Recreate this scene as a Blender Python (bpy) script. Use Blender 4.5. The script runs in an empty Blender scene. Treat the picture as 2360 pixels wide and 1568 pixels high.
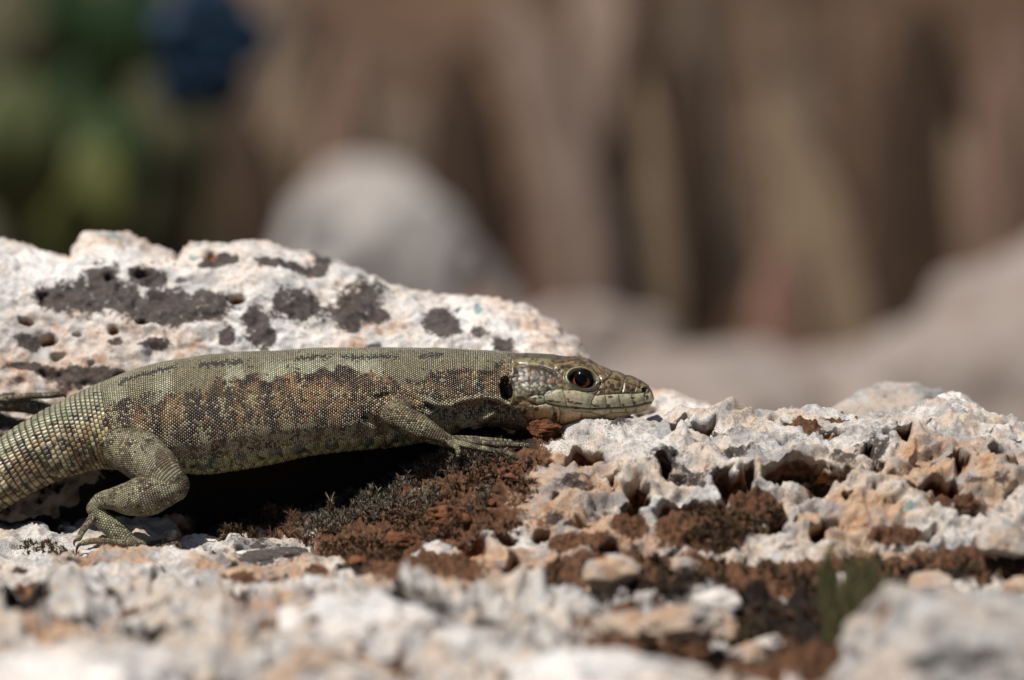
import bpy, math, random
import numpy as np
from mathutils import Vector

# ------------------------------------------------------------------ camera, world, sun (units: 1 = 1 cm)
scene = bpy.context.scene
COL = scene.collection
scene.unit_settings.scale_length = 0.01
D0, PITCH, FRAME_W = 60.0, math.radians(10.0), 11.0
cam_d = bpy.data.cameras.new('camera'); cam = bpy.data.objects.new('camera', cam_d); COL.objects.link(cam)
cam.location = (0, -D0*math.cos(PITCH), D0*math.sin(PITCH))
cam.rotation_euler = (math.radians(90)-PITCH, 0, 0)
cam_d.sensor_width = 36.0; cam_d.lens = 36.0*D0/FRAME_W
cam_d.clip_start = 1.0; cam_d.clip_end = 20000.0
cam_d.dof.use_dof = True; cam_d.dof.focus_distance = 60.1
cam_d.dof.aperture_fstop = (cam_d.lens*1e-3)/1.15        # an iris 1.15 cm across (about f/17)
scene.camera = cam

SUN = Vector((-0.34, -0.24, 0.91)).normalized()
world = bpy.data.worlds.new('World'); scene.world = world; world.use_nodes = True
wn = world.node_tree.nodes; wl = world.node_tree.links
sky = wn.new('ShaderNodeTexSky'); sky.sky_type = 'NISHITA'; sky.sun_disc = False
sky.sun_elevation = math.asin(SUN.z); sky.sun_rotation = math.atan2(SUN.x, SUN.y)
wl.new(sky.outputs[0], wn['Background'].inputs[0]); wn['Background'].inputs[1].default_value = 0.05
sun_d = bpy.data.lights.new('sun', 'SUN'); sun_d.energy = 5.0; sun_d.angle = math.radians(0.53); sun_d.color = (1.0, 0.955, 0.895)
sun = bpy.data.objects.new('sun', sun_d); COL.objects.link(sun)
sun.rotation_euler = SUN.to_track_quat('Z', 'Y').to_euler()
vs = scene.view_settings; vs.view_transform = 'Standard'; vs.look = 'None'; vs.exposure = 0.12; vs.gamma = 1.0
scene.cycles.use_denoising = True
scene.cycles.max_bounces = 6; scene.cycles.sample_clamp_indirect = 6.0

# ------------------------------------------------------------------ helpers: camera rays at a chosen depth
S = FRAME_W/2359.0
CP, SP = math.cos(PITCH), math.sin(PITCH)
def at(px, py, Y):
    px, py, Y = np.broadcast_arrays(np.asarray(px, float), np.asarray(py, float), np.asarray(Y, float))
    a = (px-1179.5)*S/D0; b = (784.0-py)*S/D0
    dy = CP + b*SP; dz = -SP + b*CP
    t = (Y + D0*CP)/dy
    return np.stack([t*a, Y, D0*SP + t*dz], -1)
def proj(P):
    P = np.asarray(P, float); r = P - np.array([0, -D0*CP, D0*SP])
    f = r[..., 1]*CP - r[..., 2]*SP; u = r[..., 1]*SP + r[..., 2]*CP
    return 1179.5 + r[..., 0]/f*D0/S, 784.0 - u/f*D0/S

# ------------------------------------------------------------------ helpers: noise
_r = np.random.RandomState(7)
PERM = np.concatenate([_r.permutation(256)]*3); GRAD = _r.normal(size=(256, 3)); GRAD /= np.linalg.norm(GRAD, axis=1)[:, None]
def noise(P, seed=0):
    P = np.asarray(P, float) + seed*17.31
    i = np.floor(P).astype(int); f = P - i; w = f*f*f*(f*(f*6-15)+10); i &= 255
    out = 0
    for dx in (0, 1):
        for dy in (0, 1):
            for dz in (0, 1):
                g = GRAD[PERM[PERM[PERM[(i[..., 0]+dx)] + i[..., 1]+dy] + i[..., 2]+dz]]
                d = (g*(f - np.array([dx, dy, dz]))).sum(-1)
                ww = (w[..., 0] if dx else 1-w[..., 0])*(w[..., 1] if dy else 1-w[..., 1])*(w[..., 2] if dz else 1-w[..., 2])
                out = out + d*ww
    return out*1.5
def fbm(P, octv=4, seed=0, gain=0.5, ridged=False):
    P = np.asarray(P, float); a, s, o = 1.0, 1.0, 0
    for k in range(octv):
        n = noise(P*s, seed+k)
        o = o + a*((1-2*np.abs(n)) if ridged else n); a *= gain; s *= 2.03
    return o
def hsh(i, k):
    h = (i[..., 0].astype(np.int64)*73856093 ^ i[..., 1].astype(np.int64)*19349663 ^ i[..., 2].astype(np.int64)*83492791 ^ (k*2654435761)) & 0x7fffffff
    h = (h*1103515245 + 12345) & 0x7fffffff; h ^= h >> 13; h = (h*1274126177) & 0x7fffffff; h ^= h >> 11
    return (h & 0xffff)/65535.0
def vugs(P, cell, rmin, rmax, dens, seed):
    """spherical cavities scattered in space: 0 outside, to 1 in the middle"""
    Q = P/cell; b = np.floor(Q).astype(int); out = np.zeros(P.shape[:-1])
    for dx in (-1, 0, 1):
        for dy in (-1, 0, 1):
            for dz in (-1, 0, 1):
                c = b + np.array([dx, dy, dz])
                ctr = c + np.stack([hsh(c, seed+1), hsh(c, seed+2), hsh(c, seed+3)], -1)
                r = (rmin + (rmax-rmin)*hsh(c, seed+4)**2)/cell
                d = np.linalg.norm(Q-ctr, axis=-1)/r
                out = np.maximum(out, np.where(hsh(c, seed+5) < dens, 1-d, 0))
    return np.clip(out, 0, 1)
def sstep(a, b, x):
    t = np.clip((x-a)/(b-a), 0, 1); return t*t*(3-2*t)
def mixc(a, b, t):
    t = np.asarray(t)[..., None]; return np.asarray(a)*(1-t) + np.asarray(b)*t
def segdist(X, Y, pts):
    d = np.full(np.shape(X), 1e9)
    for (x0, y0), (x1, y1) in zip(pts[:-1], pts[1:]):
        vx, vy = x1-x0, y1-y0; L = vx*vx+vy*vy+1e-9
        t = np.clip(((X-x0)*vx+(Y-y0)*vy)/L, 0, 1)
        d = np.minimum(d, np.hypot(X-x0-t*vx, Y-y0-t*vy))
    return d
def blobs(X, Y, lst, warp=0.0):
    """union of soft ellipses, 1 inside, 0 at the rim and beyond"""
    m = np.zeros(np.shape(X))
    for (x, y, rx, ry) in lst:
        m = np.maximum(m, 1-np.hypot((X-x)/rx, (Y-y)/ry)+warp)
    return m
def blur(A, n, ax):
    if n < 1: return A
    k = np.hanning(2*n+3)[1:-1]; k /= k.sum()
    pad = [(0, 0)]*A.ndim; pad[ax] = (n, n)
    B = np.pad(A, pad, mode='edge')
    return np.apply_along_axis(lambda v: np.convolve(v, k, 'valid'), ax, B)

# ------------------------------------------------------------------ helpers: meshes
def mesh_np(name, V, F, attrs=None, uv=None, mats=(), mat_idx=None, smooth=True):
    me = bpy.data.meshes.new(name)
    V = np.asarray(V, np.float32); F = np.asarray(F, np.int32)
    me.vertices.add(len(V)); me.vertices.foreach_set('co', V.ravel())
    k = F.shape[1]
    me.loops.add(F.size); me.loops.foreach_set('vertex_index', F.ravel())
    me.polygons.add(len(F)); me.polygons.foreach_set('loop_start', np.arange(0, F.size, k, dtype=np.int32))
    try: me.polygons.foreach_set('loop_total', np.full(len(F), k, np.int32))
    except Exception: pass
    if mat_idx is not None: me.polygons.foreach_set('material_index', np.asarray(mat_idx, np.int32))
    me.polygons.foreach_set('use_smooth', np.full(len(F), bool(smooth)))
    me.update(calc_edges=True)
    for n, a in (attrs or {}).items():
        a = np.asarray(a, np.float32)
        if a.ndim == 1:
            at_ = me.attributes.new(n, 'FLOAT', 'POINT'); at_.data.foreach_set('value', a)
        else:
            at_ = me.attributes.new(n, 'FLOAT_COLOR', 'POINT')
            at_.data.foreach_set('color', np.concatenate([a, np.ones((len(a), 1), np.float32)], 1).ravel())
    if uv is not None:
        l = me.uv_layers.new(name='UVMap'); l.data.foreach_set('uv', np.asarray(uv, np.float32)[F.ravel()].ravel())
    for m in mats: me.materials.append(m)
    me.validate(clean_customdata=False)
    return me
def grid_faces(n, m, wrap=False, off=0):
    i, j = np.meshgrid(np.arange(n-1), np.arange(m if wrap else m-1), indexing='ij')
    j2 = (j+1) % m
    return np.stack([i*m+j, i*m+j2, (i+1)*m+j2, (i+1)*m+j], -1).reshape(-1, 4) + off
def grid_normals(V):
    a = np.gradient(V, axis=0); b = np.gradient(V, axis=1)
    n = np.cross(a, b); return n/(np.linalg.norm(n, axis=-1, keepdims=True)+1e-12)
def skirted(V, attrs, z=-13.5):
    """the sheet's rim carried down into the ground, so the rock is a solid block"""
    W = np.pad(V, ((1, 1), (1, 1), (0, 0)), mode='edge')
    for s in (np.s_[0, :], np.s_[-1, :], np.s_[:, 0], np.s_[:, -1]): W[s + (2,)] = z
    return W, {k: np.pad(a, 1, mode='edge').ravel() for k, a in attrs.items()}
def link(name, me, parent=None, label=None, cat=None, group=None, kind=None, loc=None):
    o = bpy.data.objects.new(name, me); COL.objects.link(o)
    if parent: o.parent = parent
    for k, v in (('label', label), ('category', cat), ('group', group), ('kind', kind)):
        if v: o[k] = v
    if loc is not None: o.location = loc
    return o
def tube(pts, rad, nseg=16, per=8, flat=1.0, close=True):
    """lofted round limb through control points; returns V, F, t (0..1 along), arc length, phi"""
    pts = np.asarray(pts, float); rad = np.asarray(rad, float)
    n = len(pts); T = np.linspace(0, n-1, (n-1)*per+1)
    def cr(A):
        out = []
        for t in T:
            i = min(int(t), n-2); f = t-i
            p0, p1, p2, p3 = A[max(i-1, 0)], A[i], A[i+1], A[min(i+2, n-1)]
            out.append(0.5*((2*p1)+(-p0+p2)*f+(2*p0-5*p1+4*p2-p3)*f*f+(-p0+3*p1-3*p2+p3)*f**3))
        return np.array(out)
    C = cr(pts); R = np.maximum(cr(rad), 1e-4)
    if close:     # round end caps
        for end in (0, 1):
            c, r = (C[0], R[0]) if end == 0 else (C[-1], R[-1])
            d = (C[0]-C[1]) if end == 0 else (C[-1]-C[-2]); d = d/np.linalg.norm(d)
            a = np.linspace(0, math.pi/2, 6)[1:]
            cc = c + d*r*np.sin(a)[:, None]; rr = np.maximum(r*np.cos(a), r*0.02)
            if end == 0: C = np.concatenate([cc[::-1], C]); R = np.concatenate([rr[::-1], R])
            else: C = np.concatenate([C, cc]); R = np.concatenate([R, rr])
    d = np.gradient(C, axis=0); d /= np.linalg.norm(d, axis=1)[:, None]+1e-12
    up = np.array([0.0, 0.0, 1.0]); u0 = np.cross(d[0], up)
    if np.linalg.norm(u0) < .1: u0 = np.cross(d[0], [0, 1, 0])
    U = [u0/np.linalg.norm(u0)]
    for k in range(1, len(C)):
        u = U[-1]-d[k]*np.dot(U[-1], d[k]); U.append(u/np.linalg.norm(u))
    U = np.array(U); W = np.cross(d, U)
    ph = np.linspace(0, 2*math.pi, nseg, endpoint=False)
    V = C[:, None]+R[:, None, None]*(np.cos(ph)[None, :, None]*U[:, None]+flat*np.sin(ph)[None, :, None]*W[:, None])
    L = np.concatenate([[0], np.cumsum(np.linalg.norm(np.diff(C, axis=0), axis=1))])
    return V, L, ph, C, R

# ------------------------------------------------------------------ helpers: materials
class NB:
    def __init__(s, name):
        s.m = bpy.data.materials.new(name); s.m.use_nodes = True
        s.t = s.m.node_tree; s.b = s.t.nodes['Principled BSDF']
    def put(s, sock, v):
        if isinstance(v, bpy.types.NodeSocket): s.t.links.new(v, sock)
        elif v is not None:
            try: sock.default_value = v
            except Exception: sock.default_value = (*v, 1.0)
    def n(s, typ, out=0, ins=None, **kw):
        nd = s.t.nodes.new('ShaderNode'+typ)
        for k, v in kw.items(): setattr(nd, k, v)
        for k, v in (ins or {}).items(): s.put(nd.inputs[k], v)
        return nd.outputs[out]
    def m2(s, op, a, b=None, c=None, clamp=False):
        nd = s.t.nodes.new('ShaderNodeMath'); nd.operation = op; nd.use_clamp = clamp
        for k, v in enumerate((a, b, c)):
            if v is not None: s.put(nd.inputs[k], v)
        return nd.outputs[0]
    def vm(s, op, a, b=None, c=None, scale=None, out=0):
        nd = s.t.nodes.new('ShaderNodeVectorMath'); nd.operation = op
        for k, v in enumerate((a, b, c)):
            if v is not None: s.put(nd.inputs[k], v)
        if scale is not None: s.put(nd.inputs['Scale'], scale)
        return nd.outputs[out]
    def mix(s, f, a, b, blend='MIX'):
        nd = s.t.nodes.new('ShaderNodeMix'); nd.data_type = 'RGBA'; nd.blend_type = blend
        s.put(nd.inputs[0], f); s.put(nd.inputs[6], a); s.put(nd.inputs[7], b); return nd.outputs[2]
    def mixv(s, f, a, b):
        nd = s.t.nodes.new('ShaderNodeMix'); nd.data_type = 'VECTOR'
        s.put(nd.inputs[0], f); s.put(nd.inputs[4], a); s.put(nd.inputs[5], b); return nd.outputs[1]
    def ramp(s, f, stops):
        nd = s.t.nodes.new('ShaderNodeValToRGB'); e = nd.color_ramp.elements
        while len(e) < len(stops): e.new(0.5)
        for k, (p, c) in enumerate(stops):
            e[k].position = p; e[k].color = (c, c, c, 1) if isinstance(c, (int, float)) else (*c, 1)
        s.put(nd.inputs[0], f); return nd.outputs[0]
    def noise(s, scale, detail=4, rough=0.6, vec=None, out=0, dist=0.0):
        return s.n('TexNoise', out, {'Vector': vec, 'Scale': scale, 'Detail': detail, 'Roughness': rough, 'Distortion': dist})
    def attr(s, name, out=2): return s.n('Attribute', out, attribute_name=name)
    def pos(s): return s.n('NewGeometry', 0)
    def bump(s, h, strength, dist, normal=None): return s.n('Bump', 0, {'Height': h, 'Strength': strength, 'Distance': dist, 'Normal': normal})
    def out(s, col, rough=0.9, normal=None, spec=0.3, **kw):
        s.put(s.b.inputs['Base Color'], col); s.put(s.b.inputs['Roughness'], rough)
        s.put(s.b.inputs['Specular IOR Level'], spec)
        if normal is not None: s.put(s.b.inputs['Normal'], normal)
        for k, v in kw.items(): s.put(s.b.inputs[k], v)
        return s.m

def rock_material(name, white, tan, grey, fine=1.0, specks=1.0):
    B = NB(name); P = B.pos()
    def nz(scale, detail=6, rough=0.68, off=0.0): return B.noise(scale, detail, rough, B.vm('ADD', P, (off, off*1.7, -off*.6)))
    def spread(n, amp): return B.m2('MULTIPLY', B.m2('SUBTRACT', n, 0.5), amp)
    big = nz(1.3, 6); mid = nz(5.0, 7, .72, 3.3); fin = nz(22.0*fine, 6, .72, 1.1); sp = nz(55.0*fine, 4, .65, 8.1)
    c = B.mix(B.ramp(big, [(0.44, 0.0), (0.60, 0.75)]), white, tan)
    c = B.mix(B.ramp(mid, [(0.50, 0.0), (0.62, 0.6)]), c, tan)
    warm = B.m2('ADD', B.attr('warm'), spread(nz(2.2, 7, .75, 15.0), 1.6))
    c = B.mix(B.m2('MULTIPLY', B.ramp(warm, [(0.30, 0.0), (0.62, 1.0)]), B.ramp(B.attr('warm'), [(0.0, 0.0), (0.2, 1.0)])), c, B.mix(B.ramp(nz(7.0, 6, .7, 19.0), [(.4, 0.0), (.62, 1.0)]), tan, (0.40, 0.225, 0.125)))
    c = B.mix(B.ramp(nz(2.6, 8, .75, 5.1), [(0.47, 0.0), (0.58, 0.8)]), c, grey)
    c = B.mix(B.ramp(fin, [(0.53, 0.0), (0.66, 0.65)]), c, (0.23, 0.155, 0.105))
    area = B.ramp(nz(1.9, 5, .6, 12.0), [(0.42, 0.0), (0.60, 1.0)])
    c = B.mix(B.m2('MULTIPLY', B.ramp(sp, [(0.555, 0.0), (0.62, 1.0)]), B.m2('MULTIPLY', area, 0.85*specks)), c, (0.035, 0.027, 0.022))
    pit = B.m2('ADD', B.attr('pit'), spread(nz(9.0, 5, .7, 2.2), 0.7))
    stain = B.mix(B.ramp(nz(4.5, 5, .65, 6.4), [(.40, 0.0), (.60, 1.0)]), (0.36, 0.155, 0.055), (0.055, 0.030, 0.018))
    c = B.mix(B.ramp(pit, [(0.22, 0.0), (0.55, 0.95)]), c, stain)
    lich = B.m2('ADD', B.attr('lichen'), B.m2('ADD', spread(nz(4.0, 8, .8, 4.4), 3.0), spread(nz(14.0, 5, .75, 9.4), 1.7)))
    lc = B.mix(B.ramp(nz(20.0, 5, .7, 7.0), [(.35, 0.0), (.65, 1.0)]), (0.024, 0.018, 0.016), (0.085, 0.064, 0.056))
    c = B.mix(B.m2('MULTIPLY', B.ramp(lich, [(0.36, 0.0), (0.66, 0.95)]), B.ramp(B.attr('lichen'), [(0.0, 0.0), (0.12, 1.0)])), c, lc)
    soil = B.m2('ADD', B.attr('soil'), B.m2('ADD', spread(nz(5.0, 8, .8, 2.9), 1.8), spread(nz(22.0, 4, .7, 5.5), 0.6)))
    sc = B.mix(B.ramp(nz(13.0, 7, .75, 8.8), [(.38, 0.0), (.66, 1.0)]), (0.038, 0.019, 0.011), (0.185, 0.088, 0.045))
    c = B.mix(B.m2('MULTIPLY', B.ramp(soil, [(0.40, 0.0), (0.58, 1.0)]), B.ramp(B.attr('soil'), [(0.0, 0.0), (0.1, 1.0)])), c, sc)
    hum_shade = B.m2('ADD', B.attr('humus_shade'), spread(nz(6.0, 6, .75, 1.9), 0.8))
    c = B.mix(B.ramp(hum_shade, [(0.35, 0.0), (0.65, 1.0)]), c, (0.016, 0.011, 0.008))  # near-black colour: dark earth, and shade painted into the rock
    tl = B.m2('ADD', B.attr('teal'), spread(nz(10.0, 5, .7, 6.6), 1.2))
    c = B.mix(B.m2('MULTIPLY', B.ramp(tl, [(0.40, 0.0), (0.65, 0.75)]), B.ramp(B.attr('teal'), [(0.0, 0.0), (0.1, 1.0)])), c, (0.10, 0.24, 0.23))
    h = B.m2('ADD', B.m2('MULTIPLY', fin, 0.6), B.m2('MULTIPLY', sp, 0.4))
    nrm = B.bump(h, 0.8, 0.035)
    return B.out(c, 0.93, nrm, 0.2)
WHITE = (0.60, 0.575, 0.54); TAN = (0.50, 0.365, 0.25); GREY = (0.27, 0.27, 0.275)
M_front = rock_material('limestone_pitted', WHITE, TAN, GREY)
M_back = rock_material('limestone_pale', (0.76, 0.735, 0.70), (0.66, 0.55, 0.46), (0.46, 0.455, 0.45), 1.0, .4)
M_grey = rock_material('limestone_grey', (0.46, 0.45, 0.43), (0.47, 0.37, 0.29), (0.22, 0.225, 0.225))
M_speck = rock_material('limestone_specked', (0.74, 0.71, 0.66), (0.64, 0.50, 0.38), (0.50, 0.49, 0.48), .8, 1.2)
M_pale = rock_material('limestone_far_pale', (0.34, 0.315, 0.295), (0.30, 0.26, 0.23), (0.28, 0.265, 0.255), 0.4, 0)
M_far = rock_material('limestone_far', (0.30, 0.255, 0.225), (0.235, 0.175, 0.14), (0.22, 0.195, 0.18), 0.4, 0)

def plain(name, c1, c2, scale=3.0, rough=0.85, spec=0.25, attr=None, bump=0.0, bscale=20.0):
    B = NB(name); P = B.pos()
    c = B.mix(B.ramp(B.noise(scale, 5, 0.6, P), [(0.35, 0.0), (0.65, 1.0)]), c1, c2)
    if attr: c = B.mix(1.0, c, B.attr(attr, 0), 'MULTIPLY')
    nrm = B.bump(B.noise(bscale, 4, 0.65, P), bump, 0.05) if bump else None
    return B.out(c, rough, nrm, spec)

# ------------------------------------------------------------------ terrain behind: dry ground falling away, far slope
def ground_z(X, Y):
    X, Y = np.asarray(X, float), np.asarray(Y, float)
    Z = -12.5 + 0.03*np.clip(Y-30, 0, 400) + 0.9*fbm(np.stack([X*.08, Y*.08, 0*X], -1), 4, 3)
    return np.where(Y > 150, Z + 0.10*(Y-150)*np.exp(-((Y-150)/9000)), Z)
def build_ground():
    xs = np.concatenate([-np.geomspace(60, 9000, 34)[::-1], np.linspace(-58, 58, 90), np.geomspace(60, 9000, 34)])
    ys = np.concatenate([-np.geomspace(60, 9000, 24)[::-1], np.linspace(-55, 150, 130), np.geomspace(153, 12000, 40)])
    X, Y = np.meshgrid(xs, ys)
    Z = ground_z(X, Y)
    V = np.stack([X, Y, Z], -1)
    mat = plain('dry_earth', (0.030, 0.017, 0.009), (0.125, 0.075, 0.046), 0.16, 0.95, 0.1, bump=0.6, bscale=1.5)
    link('ground', mesh_np('ground', V.reshape(-1, 3), grid_faces(*X.shape), mats=[mat]), kind='structure',
         label='brown dry earth far behind the rocks, wholly out of focus', cat='ground')
build_ground()
# ------------------------------------------------------------------ front rock: pitted limestone sheet that carries the lizard
COLS = [-420, 0, 250, 450, 650, 850, 1050, 1250, 1450, 1650, 1850, 2050, 2250, 2380, 2800]
ROWS = {
 -10.0: [1700, 1700, 1700, 1700, 1700, 1710, 1710, 1710, 1710, 1710, 1715, 1715, 1715, 1700, 1700],
 -7.0: [1500, 1510, 1500, 1500, 1500, 1490, 1490, 1530, 1560, 1580, 1590, 1600, 1600, 1590, 1590],
 -5.0: [1400, 1400, 1400, 1420, 1420, 1410, 1400, 1430, 1460, 1480, 1490, 1490, 1480, 1470, 1470],
 -3.6: [1345, 1345, 1355, 1365, 1365, 1350, 1345, 1360, 1380, 1390, 1395, 1390, 1370, 1350, 1340],
 -2.6: [1320, 1320, 1325, 1330, 1335, 1325, 1310, 1290, 1275, 1275, 1275, 1270, 1260, 1240, 1230],
 -1.6: [1295, 1295, 1295, 1290, 1300, 1290, 1240, 1180, 1140, 1115, 1110, 1110, 1100, 1100, 1110],
 -0.9: [1276, 1276, 1284, 1280, 1274, 1240, 1160, 1095, 1055, 1040, 1035, 1035, 1030, 1055, 1080],
 -0.4: [1252, 1256, 1272, 1264, 1248, 1205, 1085, 1045, 1010, 1000, 992, 988, 980, 1020, 1060],
 0.1: [1215, 1220, 1240, 1235, 1235, 1190, 1062, 1015, 975, 966, 962, 958, 952, 992, 1045],
 0.5: [1195, 1205, 1225, 1225, 1230, 1180, 1058, 1003, 962, 952, 950, 945, 945, 1000, 1060],
 0.9: [1185, 1190, 1205, 1205, 1215, 1175, 1056, 1000, 960, 962, 955, 962, 970, 1040, 1110],
 1.4: [1170, 1170, 1175, 1165, 1180, 1150, 1055, 1010, 985, 990, 985, 1000, 1030, 1100, 1180],
 2.0: [1160, 1160, 1160, 1150, 1150, 1140, 1080, 1050, 1050, 1060, 1080, 1090, 1130, 1200, 1280],
 3.0: [1250, 1250, 1250, 1250, 1250, 1250, 1200, 1200, 1250, 1300, 1300, 1300, 1300, 1350, 1400]}
def table(px, Y, fy=8, fx=14):
    yk = sorted(ROWS); T = np.array([ROWS[k] for k in yk], float)
    A = np.stack([np.interp(px, COLS, r) for r in T])                       # rows x cols
    B = np.stack([np.interp(Y, yk, A[:, j]) for j in range(len(px))], 1)
    return blur(blur(B, fx, 1), fy, 0)
PITS = [(1357, 1057, 60, 26), (1557, 976, 30, 12), (1633, 984, 26, 15), (1677, 1125, 44, 46), (1722, 1108, 20, 34), (1582, 1181, 66, 34),
        (1460, 1169, 32, 58), (2021, 1054, 17, 36), (2081, 1015, 24, 14), (2203, 1073, 26, 28), (2188, 1119, 22, 11), (2162, 1139, 70, 26),
        (1950, 1156, 17, 15), (1858, 1100, 105, 24), (2295, 1046, 30, 9), (1085, 1274, 62, 34), (1151, 1238, 26, 30), (1190, 1318, 30, 40),
        (975, 1365, 80, 16), (1330, 1215, 26, 22), (1400, 1105, 26, 15), (1290, 1150, 22, 14), (1520, 1080, 20, 10), (1250, 1230, 18, 14),
        (125, 1218, 26, 16), (370, 1192, 26, 20), (455, 1240, 62, 36), (330, 1345, 30, 12), (270, 1395, 30, 14), (690, 1350, 48, 24),
        (560, 1400, 34, 30), (880, 1440, 60, 26), (60, 1390, 60, 60), (500, 1290, 24, 10), (180, 1280, 22, 10), (1800, 1210, 40, 34),
        (1900, 1230, 22, 30), (2020, 1230, 30, 20), (2240, 1180, 40, 14), (1420, 1290, 60, 26), (1640, 1250, 60, 34), (2120, 1080, 22, 12)]
SOIL = [(1330, 1260, 90, 26), (1450, 1215, 60, 34), (2060, 1240, 90, 26), (2200, 1160, 90, 20), (1290, 1330, 120, 22), (560, 1350, 60, 14), (330, 1440, 110, 18), (1846, 988, 60, 22), (1940, 968, 50, 6), (1620, 1225, 150, 75), (1740, 1170, 90, 50), (1500, 1330, 330, 60), (1900, 1350, 420, 70),
        (2250, 1310, 260, 60), (980, 1200, 300, 90), (1100, 1120, 170, 65), (850, 1260, 180, 60), (1180, 1060, 120, 50), (1255, 1015, 62, 24), (960, 1320, 210, 40),
        (620, 1180, 200, 70), (60, 1120, 200, 60), (700, 1080, 300, 40), (1000, 1040, 120, 60), (730, 1330, 40, 20), (1750, 1520, 560, 120)]
DARK = [(1600, 1090, 90, 30), (1330, 1120, 60, 24), (1950, 1060, 60, 40), (1260, 1200, 70, 26), (2280, 1120, 70, 22), (1700, 1040, 70, 14), (1000, 1440, 80, 26), (1460, 1190, 40, 70), (2010, 1040, 50, 45), (1530, 1060, 60, 30), (620, 1285, 120, 26), (700, 1290, 60, 24), (1380, 1180, 40, 30),
        (1420, 985, 40, 12), (2300, 1290, 120, 70), (60, 1390, 70, 60), (1800, 1030, 24, 8)]
WARM = [(1300, 1150, 190, 150), (1250, 1330, 330, 90), (1420, 1250, 180, 70), (2190, 1090, 230, 110), (1960, 1200, 200, 80), (2000, 1290, 150, 30), (600, 1330, 260, 50), (250, 1300, 190, 26), (700, 1440, 240, 70), (150, 1470, 160, 40), (1000, 1370, 260, 60), (450, 1190, 120, 60)]
TEAL = [(2330, 1240, 30, 18), (2090, 1180, 24, 10), (560, 1318, 24, 8), (1820, 1000, 20, 6)]
def rock_relief(V, px, py, N, amp=1.0, holes=True, smallk=1.0):
    """rough, cavernous limestone: displaced along the normal; returns points and cavity depth 0..1"""
    W = V + 0.10*np.stack([noise(V*3.1, 1), noise(V*3.1, 2), noise(V*3.1, 3)], -1)
    W2 = W + 0.14*np.stack([noise(V*4.3, 4), noise(V*4.3, 5), noise(V*4.3, 6)], -1) + 0.05*np.stack([noise(V*11, 4), noise(V*11, 5), noise(V*11, 6)], -1)
    d = 0.15*amp*fbm(W*1.35, 5, 11, 0.55) + 0.055*amp*fbm(W*3.6, 4, 21, ridged=True) - 0.03
    zone = np.clip(0.55+0.9*noise(V*0.9, 40), 0.0, 1.0)
    a = vugs(W2*np.array([1, .75, 1.25]), 0.62, 0.10, 0.34, 0.32, 5)*zone
    b = vugs(W2*np.array([1, .8, 1.2]), 0.26, 0.035, 0.13, 0.40*smallk, 9)*np.clip(zone+0.25, 0, 1)
    c = vugs(W2, 0.105, 0.015, 0.05, 0.6*smallk, 13)
    dp = 0.20*sstep(0, 0.5, a) + 0.11*sstep(0, 0.45, b) + 0.035*sstep(0, 0.6, c)
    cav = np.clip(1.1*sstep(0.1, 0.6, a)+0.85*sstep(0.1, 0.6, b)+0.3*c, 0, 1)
    if holes:
        wx = px + 22*noise(V*6, 51) + 28*noise(V*2.2, 55); wy = py + 11*noise(V*6, 52) + 12*noise(V*2.2, 56)
        h = np.clip(blobs(wx, wy, PITS), 0, 1)
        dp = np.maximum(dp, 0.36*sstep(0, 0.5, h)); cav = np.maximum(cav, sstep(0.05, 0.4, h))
    dp = dp*amp
    # cavities eat back under their upper rim, so the rock overhangs them
    V2 = V + N*(d-0.55*dp)[..., None] + np.array([0.0, 0.75, -0.10])*dp[..., None] + 0.03*(np.asarray(amp)[..., None] if np.ndim(amp) else amp)*np.stack([noise(V*7, 71), noise(V*7, 72), 0*d], -1)
    return V2, cav
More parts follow.
